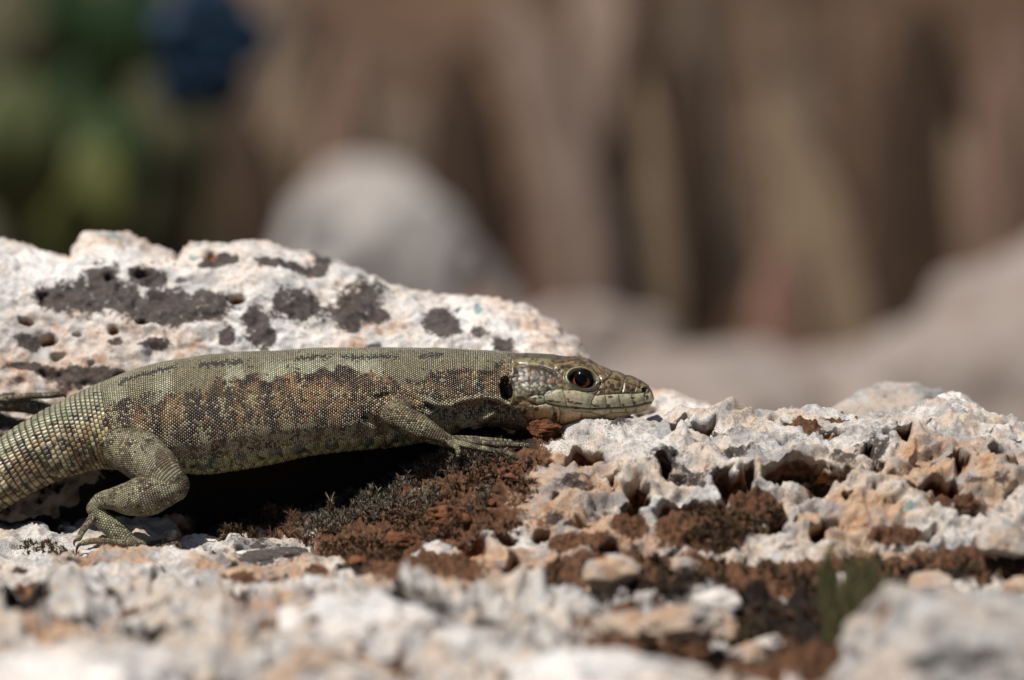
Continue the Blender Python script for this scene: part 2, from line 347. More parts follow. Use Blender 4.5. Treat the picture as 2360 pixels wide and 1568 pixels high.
def build_front():
    px = np.linspace(-420, 2780, 720)
    Y = np.concatenate([np.linspace(-10, -2.6, 130), np.linspace(-2.57, 1.45, 170), np.linspace(1.49, 3.0, 26)])
    PY = table(px, Y)
    PX, YY = np.meshgrid(px, Y)
    V = at(PX, PY, YY); N = grid_normals(V); N *= np.sign(N[..., 2:3])
    soil = blobs(PX, PY, SOIL); soil = np.clip(soil*2.2, 0, 1)
    low = sstep(0.35, 0.7, soil)
    dark = np.clip(blobs(PX+12*noise(V*3, 61), PY+7*noise(V*3, 62), DARK)*1.2, 0, 0.7)
    teal = np.clip(blobs(PX, PY, TEAL)*1.5, 0, 0.7)
    neark = 1-sstep(-5.0, -2.6, YY)
    V = V + N*(neark*(0.30*fbm(V*np.array([.75, 1.0, .75]), 3, 101)+.12*fbm(V*2.0, 3, 103, ridged=True)-.08))[..., None]
    V2, cav = rock_relief(V, PX, PY, N, 1.0+.5*neark+.4*sstep(1230, 1400, PX)*(1-sstep(-1.0, -.3, YY)))
    hollow = neark*sstep(.12, .40, -fbm(V*np.array([.75, 1.0, .75]), 3, 101)+.10*noise(V*3, 105))
    soil = np.clip(soil+.75*hollow, 0, 1)
    calm = np.clip(1.6*blobs(PX, YY, [(270, -.62, 230, .75)]), 0, .85)[..., None]
    V2 = V2*(1-calm) + (V + N*(.022*fbm(V*5, 4, 95))[..., None])*calm; cav = cav*(1-.6*calm[..., 0])
    # earth packed in the hollow: lumpy, without cavities
    E = V + N*(0.10*fbm(V*4, 4, 81) + 0.075*fbm(V*9, 4, 85, ridged=True) - .04)[..., None]
    V2 = V2*(1-low[..., None]) + E*low[..., None]; cav = cav*(1-low)
    # dark earth in the hollow under the body; shade painted under tail and throat
    hum_shade = np.clip(1.5*blobs(PX+12*noise(V*2, 91), PY, [(700, 1150, 330, 85), (520, 1195, 130, 60), (950, 1070, 170, 50), (1130, 1030, 150, 40)]), 0, 1)*sstep(-.75, -.1, YY) + .85*np.clip(1.4*blobs(PX, PY, [(60, 1170, 260, 75)]), 0, 1)*sstep(-.45, .0, YY) + np.clip(1.5*blobs(PX+30*noise(V*1.5, 92), PY+14*noise(V*1.5, 93), [(1800, 1460, 330, 90), (1500, 1400, 200, 40), (2150, 1340, 160, 36), (820, 1318, 60, 18), (880, 1445, 130, 26), (420, 1492, 220, 20), (1150, 1480, 110, 40), (60, 1400, 80, 46), (1480, 1560, 110, 30), (650, 1360, 60, 16)]), 0, .75)  # last streaks darken the foreground: dark earth and painted shading
    W, at_ = skirted(V2, {'warm': np.clip(1.5*blobs(PX, PY, WARM), 0, .85), 'humus_shade': hum_shade, 'pit': cav, 'soil': soil, 'lichen': dark, 'teal': teal})
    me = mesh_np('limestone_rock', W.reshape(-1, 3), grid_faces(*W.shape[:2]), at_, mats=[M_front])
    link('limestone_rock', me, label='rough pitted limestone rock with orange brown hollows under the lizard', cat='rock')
    return px, Y, PX, PY, V2, N
FR = build_front()
def front_at(px, Y):
    """point of the front rock surface above (px, Y)"""
    i = int(np.argmin(np.abs(FR[1]-Y))); j = int(np.argmin(np.abs(FR[0]-px)))
    return FR[4][i, j]

# ------------------------------------------------------------------ back rock: pale slab with black lichen
CREST = [(-420, 560), (-200, 540), (0, 552), (40, 562), (100, 590), (160, 602), (174, 575), (190, 553), (215, 547), (290, 546), (320, 558), (345, 574), (392, 586), (408, 612), (418, 590),
         (432, 568), (470, 560), (560, 566), (640, 578), (700, 590), (760, 612), (830, 632), (900, 658), (1000, 684), (1080, 696), (1150, 701), (1220, 722), (1280, 752),
         (1320, 792), (1350, 832), (1400, 868), (1500, 905), (1560, 915), (1620, 935), (1660, 955), (1800, 1010), (2000, 1060)]
LICHEN = [(240, 690, 130, 48), (370, 705, 130, 52), (335, 640, 50, 24), (225, 655, 40, 40), (130, 690, 50, 40), (460, 700, 70, 45), (600, 750, 42, 50), (690, 695, 62, 40), (830, 690, 66, 42),
          (790, 725, 62, 38), (870, 722, 50, 22), (1020, 740, 38, 44), (1105, 765, 32, 24), (1160, 795, 26, 26), (740, 612, 44, 18), (640, 610, 60, 12), (500, 605, 60, 12), (190, 860, 110, 26),
          (60, 845, 60, 14), (360, 795, 44, 14), (60, 790, 30, 20), (620, 780, 30, 24), (20, 930, 60, 20), (40, 985, 60, 16), (520, 770, 30, 26), (270, 790, 18, 10)]
HOLES_B = [(333, 632, 30, 14), (482, 592, 22, 14), (255, 640, 16, 16), (545, 690, 22, 14), (110, 780, 26, 12), (260, 760, 20, 12), (60, 745, 18, 10), (180, 770, 16, 8), (330, 745, 16, 12)]
def build_back():
    px = np.concatenate([np.linspace(-420, 1700, 480)])
    crest = np.interp(px, [c[0] for c in CREST], [c[1] for c in CREST])
    v = np.concatenate([np.linspace(0, 1, 190), np.linspace(1.02, 1.9, 36)])
    PX, VV = np.meshgrid(px, v)
    cr = np.broadcast_to(crest, PX.shape); crs = blur(cr[:1], 40, 1)
    base = np.interp(px, [-420, 900, 1300, 1700], [1280, 1290, 1100, 1080])[None]
    ycr = np.interp(px, [-420, 600, 1150, 1350, 1500, 1700], [3.5, 3.2, 2.9, 2.4, 2.1, 1.9])[None]
    f = np.sin(np.clip(VV, 0, 1)*math.pi/2)**0.8
    k = sstep(0.75, 1.0, VV)                                       # only the rim follows every notch of the outline
    top = crs*(1-k)+cr*k
    PY = base + (top-base)*f
    YY = 0.95 + (ycr-0.95)*np.clip(VV, 0, 1)**1.25
    V = at(PX, PY, YY)
    o = np.clip(VV-1, 0, None)
    V[..., 1] += 3.2*o**0.75; V[..., 2] -= 0.35*o + 5.0*o**2.0
    N = -grid_normals(V); N *= np.sign((N*np.array([0, -0.6, 0.8])).sum(-1))[..., None]
    V2, cav = rock_relief(V, PX, PY, N, 0.62, False, .45)
    wx = PX+10*noise(V*5, 51); wy = PY+6*noise(V*5, 52)
    h = np.clip(blobs(wx, wy, HOLES_B), 0, 1)
    V2 = V2 - N*(0.22*sstep(0, 0.6, h))[..., None]; cav = np.maximum(cav*0.55, sstep(0.05, 0.5, h))
    wl_ = np.clip(blobs(PX+30*noise(V*1.6, 63)+14*noise(V*4, 64), PY+16*noise(V*1.6, 65)+9*noise(V*4, 66), LICHEN, .30)*1.3, 0, 1)*(VV < 1.3)
    teal = np.clip(blobs(PX, PY, [(1100, 712, 16, 8), (480, 568, 60, 6), (260, 550, 60, 4), (450, 598, 20, 6)])*1.6, 0, 0.75)
    hum_shade = sstep(960, 1000, PY+40*sstep(600, 900, PX)-70*(1-sstep(150, 420, PX)))*(VV < 1)*(.85+.15*sstep(150, 380, PX))*(1-sstep(1280, 1340, PX))  # dark earth at the base, plus shade painted under tail and throat
    W, at_ = skirted(V2, {'warm': np.clip(.55*noise(V*.8, 97)+.32, 0, .6), 'humus_shade': hum_shade, 'pit': cav, 'lichen': wl_, 'soil': 0*cav, 'teal': teal})
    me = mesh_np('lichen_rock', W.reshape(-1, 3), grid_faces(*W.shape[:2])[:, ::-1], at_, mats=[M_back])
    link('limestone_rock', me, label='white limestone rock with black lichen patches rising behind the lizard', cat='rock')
build_back()

# ------------------------------------------------------------------ separate stones
def stone(name, center, radii, seed, mat, label, group=None, nu=150, nv=90, amp=0.10, rotz=0.0, cat='rock', lich=0.0, soil=0.0, fscale=1.0, cut=None):
    u = np.linspace(0, 2*math.pi, nu, endpoint=False); w = np.linspace(0.02, math.pi-0.02, nv)
    W, U = np.meshgrid(w, u, indexing='ij')
    d = np.stack([np.sin(W)*np.cos(U), np.sin(W)*np.sin(U), np.cos(W)], -1)
    q = d + seed*3.7
    r = 1 + 0.30*fbm(q*0.9, 2, seed) + amp*fbm(q*2.4, 5, seed+3)
    # facets: flattened by a few random planes
    rs = np.random.RandomState(seed)
    for _ in range(9):
        n = rs.normal(size=3); n /= np.linalg.norm(n); k = rs.uniform(0.72, 0.95)
        dd = (d*n).sum(-1); r = np.where(dd > 1e-3, np.minimum(r, np.where(dd > 1e-3, k/np.maximum(dd, 1e-3), 9)), r)
    r = r + 0.05*fbm(q*5, 3, seed+9)
    V = d*r[..., None]*np.asarray(radii)
    cav = vugs(V*1.0+seed, 0.5*fscale, 0.08*fscale, 0.26*fscale, 0.5, seed)
    V = V*(1-0.10*sstep(0, .7, cav)[..., None])
    c, s_ = math.cos(rotz), math.sin(rotz)
    V = V @ np.array([[c, s_, 0], [-s_, c, 0], [0, 0, 1]])
    z = np.zeros(V.shape[:2]).ravel()
    lc = np.clip(lich*(noise(V*1.3/fscale, seed)+0.35), 0, 1).ravel()
    so = np.clip(soil*(noise(V*1.1/fscale, seed+2)+0.3), 0, 1).ravel()
    me = mesh_np(name, V.reshape(-1, 3), grid_faces(nv, nu, True), {'pit': sstep(.1, .8, cav).ravel(), 'lichen': lc, 'soil': so, 'teal': z, 'humus_shade': z, 'warm': np.clip(.45+.5*noise(V*.9/fscale, seed+6), 0, 1).ravel()*(1 if mat is M_front else 0)}, mats=[mat])
    return link(name, me, label=label, cat=cat, group=group, loc=center)
def P_(px, py, Y): return Vector(at(px, py, Y))
stone('limestone_rock', P_(2040, 990, 2.3), (1.10, 0.8, 0.44), 3, M_grey, 'grey weathered limestone knob behind the crest of the pitted rock', lich=0.45, rotz=0.3, amp=0.14, nu=260, nv=150)
stone('limestone_rock', P_(2190, 1035, 1.35), (0.78, 0.7, 0.60), 12, M_speck, 'rounded white limestone hump with tiny black specks beside the grey knob', rotz=0.8, amp=0.05, nu=260, nv=150)
# foreground stones, out of focus
FG = [(2230, 1560, -8.2, (1.5, 1.2, 0.85), 21, 'blurred pale grey boulder with a hollow, beside the green tuft'),
      (1420, 1600, -8.6, (1.15, 1.0, 0.42), 22, 'blurred low white stone with a flat top in front of brown earth'),
      (1560, 1440, -6.0, (0.42, 0.35, 0.15), 23, 'small blurred orange tan stone lying on dark brown earth'),
      (830, 1470, -6.4, (1.0, 0.8, 0.36), 24, 'blurred white stone sunk in tan earth below the moss'),
      (180, 1640, -9.2, (1.7, 1.1, 0.50), 25, 'blurred bright white slab at the bottom of the slope, largest low stone'),
      (760, 1600, -8.4, (0.9, 0.8, 0.40), 26, 'blurred tan stone between the white slab and the flat white stone'),
      (2310, 1250, -3.3, (0.32, 0.3, 0.16), 27, 'small pale stone with teal lichen lodged in dark earth'),
      (1090, 1550, -7.2, (0.5, 0.5, 0.34), 28, 'blurred dark brown stone beside the flat white stone')]
for (x, y, Y, r, sd, lb) in FG:
    stone('stone', P_(x, y, Y), r, sd, {25: M_back, 22: M_back, 24: M_back, 21: M_grey}.get(sd, M_front), lb, rotz=sd*0.7, amp=0.10, soil=0.9 if sd == 28 else 0.45, lich=0.5, nu=160, nv=90)
rsx = random.Random(5)
for i in range(26):
    px = rsx.uniform(1250, 2380); Y = rsx.uniform(-6.0, -2.9); r = rsx.uniform(.07, .24)
    tone = rsx.choice(['pale', 'tan', 'tan', 'grey'])
    q = front_at(px, Y)
    stone('small_stone', Vector(q)+Vector((0, 0, r*.2)), (r*1.5, r*1.1, r*.8), 100+i, M_back if tone == 'pale' else M_front, {'pale': 'small blurred white rock fragment lying on the brown earth before the pitted rock', 'tan': 'small blurred tan rock fragment caked with soil on the brown earth', 'grey': 'small blurred grey and tan rock fragment lying on the brown earth'}[tone], group='rock fragments on the brown earth', nu=44, nv=28, rotz=rsx.uniform(0, 6), soil=.7 if tone == 'tan' else .2, fscale=.6)
# ------------------------------------------------------------------ lizard materials
def scale_skin(name, rect=False, rough=0.22, gap=0.10, dome=1.0, jitter=0.28, spec=0.85, dark=True, irid=0.36):
    """skin of small domed scales; the lattice lives on the UV map in scale units (U along the body, V around it)"""
    B = NB(name); uv = B.n('UVMap', 0)
    if rect:
        sx = B.n('SeparateXYZ', 0, {0: uv}); sy = B.n('SeparateXYZ', 1, {0: uv})
        row = B.m2('FLOOR', sx); vy = B.m2('ADD', sy, B.m2('MULTIPLY', B.m2('MODULO', row, 2.0), 0.5))
        fx = B.m2('SUBTRACT', B.m2('FRACT', sx), 0.5); fy = B.m2('SUBTRACT', B.m2('FRACT', vy), 0.5)
        cid = B.n('CombineXYZ', 0, {0: row, 1: B.m2('FLOOR', vy), 2: 0.0})
        ex = B.m2('ABSOLUTE', fx); ey = B.m2('ABSOLUTE', fy)
        edge = B.m2('MAXIMUM', B.m2('SMOOTH_MAX', ex, B.m2('MULTIPLY', ey, 0.87), 0.04), 0.0)
        d2 = B.m2('MULTIPLY', edge, 2.0)
        nx = B.m2('MULTIPLY', B.m2('POWER', B.m2('MULTIPLY', ex, 2.0), 3.0), B.m2('SIGN', fx))
        ny = B.m2('ADD', B.m2('MULTIPLY', B.m2('POWER', B.m2('MULTIPLY', ey, 2.0), 4.0), B.m2('SIGN', fy)), B.m2('MULTIPLY', B.m2('SIGN', fy), 0.22))
        off = B.n('CombineXYZ', 0, {0: nx, 1: ny, 2: 0.0})
    else:
        r = (1.7320508, 1.0, 1.0); h = (0.8660254, 0.5, 0.5)
        p = B.vm('ADD', uv, (1000*1.7320508, 1000.0, 0.25))
        a = B.vm('SUBTRACT', B.vm('MODULO', p, r), h); b = B.vm('SUBTRACT', B.vm('MODULO', B.vm('ADD', p, h), r), h)
        msk = (1.0, 1.0, 0.0); a = B.vm('MULTIPLY', a, msk); b = B.vm('MULTIPLY', b, msk)
        la = B.vm('LENGTH', a, out=1); lb = B.vm('LENGTH', b, out=1)
        pick = B.m2('LESS_THAN', lb, la)
        off = B.mixv(pick, a, b)
        cid = B.vm('SUBTRACT', p, off)
        dd = B.m2('MULTIPLY', B.m2('MINIMUM', la, lb), 1/0.577)
        d2 = dd
        off = B.vm('SCALE', off, scale=1/0.577)
    # dome normal in tangent space
    n = B.vm('MULTIPLY_ADD', off, (0.5*dome, 0.5*dome, 0.0), (0.5, 0.5, 0.0))
    z = B.m2('SQRT', B.m2('MAXIMUM', B.m2('SUBTRACT', 1.0, B.m2('MULTIPLY', B.m2('MULTIPLY', d2, d2), dome*dome*0.8)), 0.05))
    n = B.vm('ADD', n, B.n('CombineXYZ', 0, {0: 0.0, 1: 0.0, 2: B.m2('MULTIPLY_ADD', z, 0.5, 0.5)}))
    nrm = B.n('NormalMap', 0, {'Color': n, 'Strength': 1.0}, space='TANGENT', uv_map='UVMap')
    rnd = B.n('TexWhiteNoise', 1, {'Vector': cid}, noise_dimensions='3D'); rv = B.n('TexWhiteNoise', 0, {'Vector': cid}, noise_dimensions='3D')
    col = B.attr('col', 0)
    val = B.m2('MULTIPLY_ADD', rv, jitter*2, 1-jitter)
    c = B.mix(1.0, col, B.n('CombineColor', 0, {0: val, 1: val, 2: val}), 'MULTIPLY')
    if dark:
        dk = B.m2('GREATER_THAN', B.attr('speck'), B.n('TexWhiteNoise', 0, {'Vector': B.vm('ADD', cid, (3.3, 8.1, 1.7))}, noise_dimensions='3D'))
        c = B.mix(B.m2('MULTIPLY', dk, 0.82), c, (0.022, 0.014, 0.009))
        pl = B.m2('GREATER_THAN', B.attr('pale'), B.n('TexWhiteNoise', 0, {'Vector': B.vm('ADD', cid, (13.3, 2.1, 5.7))}, noise_dimensions='3D'))
        c = B.mix(B.m2('MULTIPLY', pl, 0.65), c, (0.48, 0.43, 0.26))
    g = B.ramp(d2, [(0.0, 1.12), (0.55, 1.0), (0.92, gap)])
    c = B.mix(1.0, c, g, 'MULTIPLY')
    tint = B.mix(irid, (1, 1, 1), rnd)
    return B.out(c, rough, nrm, spec, **{'Specular Tint': tint})
M_skin = scale_skin('lizard_scales')
M_limb = scale_skin('lizard_limb_scales', rough=0.42, gap=.12, dome=1.0, jitter=0.25, spec=0.5, irid=0.3)
M_tail = scale_skin('lizard_tail_scales', rect=True, rough=0.38, gap=0.18, dome=0.7, jitter=0.30, spec=0.5, irid=0.35)
def head_skin():
    B = NB('lizard_head_shields'); P = B.pos()
    c = B.attr('col', 0)
    c = B.mix(1.0, c, B.ramp(B.noise(30.0, 4, 0.6, P), [(0.3, 0.75), (0.7, 1.2)]), 'MULTIPLY')
    nrm = B.bump(B.noise(45.0, 3, 0.6, P), 0.12, 0.02)
    return B.out(c, B.m2('ADD', B.m2('MULTIPLY_ADD', B.noise(14.0, 3, .6, P), .35, .16), B.m2('MULTIPLY', B.attr('pale'), .11)), nrm, 0.55)
M_head = head_skin()

# ------------------------------------------------------------------ lizard: trunk, head and tail as one lofted skin
YA = 0.55
SPINE = [(-560, 1500, 20, .10), (-420, 1390, 32, .15), (-300, 1300, 43, .21), (-180, 1215, 56, .27), (-80, 1148, 66, .315), (0, 1097, 74, .35), (60, 1060, 80, .38), (120, 1027, 86, .41), (206, 997, 97, .46), (300, 973, 114, .53),
         (376, 964, 131, .585), (464, 961, 144, .62), (588, 946, 139, .64), (700, 931, 127, .64), (800, 924, 122, .62), (900, 919, 119, .60), (1000, 909, 109, .56), (1080, 901, 98, .50), (1140, 901, 93, .46), (1172, 903, 91, .45)]
HTOP = [(1172, 812), (1178, 817), (1215, 815.5), (1276, 819), (1306, 824), (1337, 826), (1353, 831), (1377, 842), (1417, 856), (1458, 869), (1484, 882), (1497, 896), (1504, 908), (1507.5, 919)]
HBOT = [(1172, 994), (1195, 992), (1236, 988), (1266, 983), (1296, 980), (1347, 977), (1397, 969), (1438, 959), (1468, 952), (1490, 944), (1499, 934), (1503.5, 929), (1507.5, 919.5)]
HWID = [(1172, .45), (1190, .475), (1215, .50), (1250, .505), (1290, .48), (1320, .45), (1350, .42), (1385, .37), (1420, .31), (1455, .235), (1480, .17), (1497, .105), (1504, .06), (1507.5, .005)]
NR = 336
def build_lizard():
    root = link('lizard', None, label='olive brown wall lizard lying along the rock, chin resting on stone', cat='lizard')
    # --- rings
    kp = np.array([s[0] for s in SPINE], float)
    t1 = np.concatenate([np.linspace(-560, -90, 60), np.arange(-86, 1172, 3.3)])
    def sm(col):
        from_ = np.array([s[col] for s in SPINE], float)
        g = np.linspace(-560, 1172, 1200); v = np.interp(g, kp, from_); v = blur(v[None], 34, 1)[0]
        return np.interp(t1, g, v)
    cpy, hh, ww = sm(1), sm(2), sm(3)
    Cb = at(t1, cpy, YA + 0*t1)
    # tail tip bends behind the frame edge; a little wave along the spine in depth
    Cb[:, 1] += np.where(t1 < 250, -0.22*np.clip((250-t1)/300, 0, 1.6)**1.5, 0)
    hb = hh*S
    # head rings
    a = np.linspace(0, 1, 300); t2 = 1174 + (1507.5-1174)*(1-(1-a)**1.35)
    t2 = t2[1:]
    ht = np.interp(t2, *zip(*HTOP)); hbm = np.interp(t2, *zip(*HBOT)); hw = np.interp(t2, *zip(*HWID))
    Ch = at(t2, (ht+hbm)/2, YA + 0*t2); hhd = (hbm-ht)/2*S
    C = np.concatenate([Cb, Ch]); H = np.concatenate([hb, hhd]); Wd = np.concatenate([ww, hw]); PXR = np.concatenate([t1, t2])
    nb = len(t1); n = len(C)
    # frames
    tang = np.gradient(C, axis=0); tang /= np.linalg.norm(tang, axis=1)[:, None]
    ang = np.arctan2(tang[:, 2], tang[:, 0]); ang = blur(ang[None], 10, 1)[0]
    k = np.clip((PXR-1080)/90, 0, 1); ang = ang*(1-k)
    UP = np.stack([-np.sin(ang), 0*ang, np.cos(ang)], -1)
    FW = np.stack([np.cos(ang), 0*ang, np.sin(ang)], -1)
    phi = np.linspace(0, 2*math.pi, NR, endpoint=False)            # 0 top, pi/2 camera side, pi bottom
    headk = sstep(1150, 1200, PXR)
    ex = (2/(2.15+0.45*headk))[:, None]
    cs, sn = np.cos(phi)[None], np.sin(phi)[None]
    zz = np.sign(cs)*np.abs(cs)**ex; yy = np.sign(sn)*np.abs(sn)**ex
    # belly flatter, head roof flatter, canthal taper towards the roof of the snout
    bell = 1 - 0.10*(1-headk)[:, None]*sstep(0.3, 1.0, -cs)
    roof = 1 - 0.0*cs
    taper = 1 - headk[:, None]*(0.22*sstep(0.0, 1.0, zz) + 0.10*sstep(0.1, 1.0, -zz))
    V = C[:, None] + UP[:, None]*(H[:, None]*zz*bell*roof)[..., None] + np.array([0, -1.0, 0])*(Wd[:, None]*yy*taper)[..., None]
    th = np.minimum(phi, 2*math.pi-phi)/math.pi                    # 0 back .. 1 belly on either side
    TH = np.broadcast_to(th, V.shape[:2]); PX = np.broadcast_to(PXR[:, None], V.shape[:2])
    L = np.concatenate([[0], np.cumsum(np.linalg.norm(np.diff(C, axis=0), axis=1))]); LL = np.broadcast_to(L[:, None], V.shape[:2])
    def normals(V):
        Vw = np.concatenate([V[:, -1:], V, V[:, :1]], 1); N = grid_normals(Vw)[:, 1:-1]
        o = V - C[:, None]; N *= np.where((N*o).sum(-1) < 0, -1, 1)[..., None]; return N
    N = normals(V)
    Vm = V.copy(); Vm[..., 1] = YA - np.abs(V[..., 1]-YA)           # mirrored to the camera side: marks are the same on both flanks
    qx, qy = proj(Vm)
    # --- muscle and skin folds
    def r2(p): return [(x*0.20198+806.3, y*0.20198+777.5) for x, y in p]
    d = np.zeros(V.shape[:2])
    folds = [([(690, 520), (760, 620), (830, 720), (880, 820)], 7, .035), ([(1240, 815), (1400, 775), (1550, 750), (1680, 790), (1760, 880)], 9, .035),
             ([(1180, 900), (1300, 880), (1450, 850), (1600, 800)], 8, .028), ([(1150, 1030), (1300, 1060), (1500, 1030), (1650, 960)], 8, .025),
             ([(1745, 560), (1760, 700), (1800, 800), (1840, 900)], 6, .045), ([(300, 690), (450, 650), (620, 660), (760, 720)], 7, .03), ([(200, 930), (330, 1000), (400, 1100)], 9, .035)]
    for p, w, a_ in folds: d -= a_*np.exp(-(segdist(qx, qy, r2(p))/w)**2)
    ridges = [([(850, 720), (1000, 765), (1150, 775), (1260, 720), (1500, 680), (1700, 700), (1820, 780)], 7, .02), ([(1280, 1000), (1450, 980), (1620, 880)], 7, .025)]
    for p, w, a_ in ridges: d += a_*np.exp(-(segdist(qx, qy, r2(p))/w)**2)
    d += (1-headk)[:, None]*0.014*fbm(np.stack([LL*1.8, TH*3, 0*LL], -1), 3, 5)*(TH < .8)
    # rib shadows on the flank
    # --- ventral plates along the lower edge
    plate = sstep(0.67, 0.69, TH)*sstep(330, 420, PX)*(1-sstep(1010, 1080, PX))
    pu = LL/0.128 + 0.5*np.floor((TH-0.685)/0.125); fr = pu - np.floor(pu); pv = (TH-0.685)/0.125; fv = pv-np.floor(pv)
    d += plate*(0.038*(1-(2*fr-1)**4)*(0.5+0.5*(1-fr))*(1-(2*np.clip(fv, 0, 1)-1)**6)*1.35 - 0.008)
    # --- tail whorls
    pitch = np.interp(PXR, [-560, 0, 120, 240, 330], [.085, .080, .066, .046, .030])
    psi = np.concatenate([[0], np.cumsum(np.diff(L)/pitch[1:])]); PSI = np.broadcast_to(psi[:, None], V.shape[:2])
    tailk = 1-sstep(215, 300, PX)
    fw = PSI-np.floor(PSI); d += tailk*0.013*((1-fw)*sstep(0, .16, fw)-.5)
    # --- head: shields, mouth, ear, eye socket (r = close-up coordinates of the side view)
    X, Yr = (qx-1094.2)/0.20198, (qy-777.5)/0.20198
    inh = sstep(1160, 1180, PX)
    MOUTH = [(640, 762), (700, 775), (800, 752), (900, 778), (1040, 802), (1110, 802), (1310, 822), (1500, 814), (1700, 806), (1820, 792), (1940, 760), (2020, 742), (2060, 735)]
    SEAMS = [[(780, 660), (830, 612), (920, 590), (1000, 582)], [(785, 660), (800, 745)], [(1000, 582), (1012, 640), (1035, 700), (1045, 795)], [(1370, 665), (1335, 720), (1312, 815)],
             [(1370, 668), (1450, 655), (1600, 645), (1750, 640), (1880, 638), (1950, 625)], [(1490, 652), (1500, 740), (1505, 812)], [(1645, 645), (1655, 730), (1665, 806)], [(1790, 640), (1805, 720), (1822, 790)],
             [(1940, 630), (1935, 700), (1945, 758)], [(1480, 600), (1490, 652)], [(1700, 500), (1695, 570), (1675, 640)], [(1840, 560), (1815, 640)], [(1530, 460), (1700, 500), (1850, 560), (1920, 600)],
             [(1270, 265), (1400, 340), (1530, 460), (1480, 505), (1390, 545)], [(350, 300), (480, 292), (640, 312), (780, 335), (880, 385), (930, 400)], [(890, 310), (930, 285), (1000, 290), (1100, 272), (1200, 258), (1290, 262)],
             [(890, 310), (910, 360), (960, 390), (985, 350), (1060, 325)], [(1060, 325), (1200, 310), (1330, 350), (1420, 440)], [(1530, 460), (1560, 400), (1520, 330)], [(1700, 500), (1720, 440), (1690, 400)],
             [(1120, 802), (1110, 840), (1220, 850), (1310, 862), (1460, 905), (1560, 870), (1720, 868), (1830, 858)], [(1310, 822), (1315, 862)], [(1545, 812), (1555, 868)], [(1725, 805), (1720, 868)], [(1850, 785), (1828, 862)],
             [(960, 800), (975, 880), (960, 960), (930, 1000)], [(1225, 850), (1215, 920), (1250, 985)], [(1460, 905), (1470, 945)], [(660, 790), (665, 880), (690, 980), (770, 1010)], [(890, 800), (895, 880), (870, 990)],
             [(500, 830), (520, 900), (580, 940), (660, 930)], [(590, 940), (610, 985), (690, 975)], [(1370, 660), (1420, 600), (1480, 600)], [(600, 690), (700, 650), (780, 670)], [(480, 760), (560, 720), (700, 770)]]
    seam = np.full(V.shape[:2], 1e9)
    for p in SEAMS: seam = np.minimum(seam, segdist(X, Yr, p))
    mouth = segdist(X, Yr, MOUTH)
    face = inh*(X > 330)
    d += face*(-0.0105*np.exp(-(seam/9)**2) - 0.022*np.exp(-(mouth/10)**2) + 0.007*sstep(8, 60, np.minimum(seam, mouth)))
    # beady temple scales
    rs = np.random.RandomState(4); pts = []
    for _ in range(4000):
        x, y = rs.uniform(385, 985), rs.uniform(345, 660)
        lim = 335+0.11*(x-350)
        if y < lim or (x > 860 and y > 600) or ((x-1215)/215)**2+((y-480)/165)**2 < 1 or ((x-355)/85)**2+((y-600)/160)**2 < 1: continue
        r = rs.uniform(26, 46) if y < 560 else rs.uniform(20, 30)
        if all((x-a)**2+(y-b)**2 > (0.82*(r+c))**2 for a, b, c in pts): pts.append((x, y, r))
    pts.append((690, 440, 66))
    for _ in range(900):                                            # throat and jowl
        x, y = rs.uniform(395, 640), rs.uniform(780, 1010)
        r = rs.uniform(18, 34)
        if all((x-a)**2+(y-b)**2 > (0.85*(r+c))**2 for a, b, c in pts): pts.append((x, y, r))
    bead = np.zeros(V.shape[:2]); bid = np.zeros(V.shape[:2]); sel = (PX > 1165) & (X < 1100) & (X > 320)
    xs, ys = X[sel], Yr[sel]; bb = np.zeros(len(xs)); bi = np.zeros(len(xs))
    for i_, (a, b, c) in enumerate(pts):
        q = 1-((xs-a)**2+((ys-b)*1.15)**2)/c**2; better = q > bb; bb = np.where(better, q, bb); bi = np.where(better, (i_*0.61803) % 1, bi)
    bead[sel] = bb; bid[sel] = bi
    tz = np.clip(1-np.hypot((X-660)/340, (Yr-500)/185)**4, 0, 1)*(X < 1000); tz2 = ((X > 380) & (X < 660) & (Yr > 770)).astype(float)
    d += face*(0.0045*np.sqrt(np.clip(bead, 0, 1)) - 0.006)*np.maximum(sstep(0, .3, tz), tz2)
    # ear opening
    ea = np.hypot((X-358-0.12*(Yr-600))/72, (Yr-600)/150); ear = 1-sstep(0.72, 1.05, ea)
    d -= (0.15*ear)*(PX > 1100); d += 0.018*np.exp(-((ea-1.14)/.12)**2)*(PX > 1100)
    # eye socket and lids
    ee = np.hypot((X-1222-0.35*(Yr-480))/160, (Yr-484)/104)
    d -= face*0.075*(1-sstep(0.80, 0.98, ee)); d += face*0.014*np.exp(-((ee-1.12)/.10)**2); d -= face*0.010*np.exp(-((ee-1.33)/.07)**2)
    d += face*0.03*np.clip(1-np.hypot((X-1200)/330, (Yr-330)/110), 0, 1)           # brow
    no = np.hypot((X-1935)/26, (Yr-600)/24); d -= face*0.035*(1-sstep(.5, 1.1, no)); d += face*0.010*np.exp(-((no-1.5)/.35)**2)
    # head plates slightly overhang the nape
    d += 0.012*np.exp(-((PX-1182)/7)**2)*(TH < .33)
    d *= (1-0.9*sstep(1500, 1507, PX))
    # --- leg junction swellings
    V = V + N*d[..., None]
    # ------------------------------------------------ colour
    A3 = np.stack([LL, TH*1.9, 0*LL], -1)
    col = np.empty(V.shape); col[:] = (0.225, 0.208, 0.125)                                        # dorsal olive
    tb = sstep(-.15, .35, noise(np.stack([LL*4.5, TH*1.2, 0*LL], -1), 30)+.25*noise(A3*7, 29))
    col = mixc((0.205, 0.172, 0.096), (0.36, 0.345, 0.225), tb*(.35+.65*sstep(.10, .24, TH)))
    jag = fbm(np.stack([LL*3.2, TH*1.0, 0*LL], -1), 3, 33)*.12 + .05*noise(A3*8, 34)
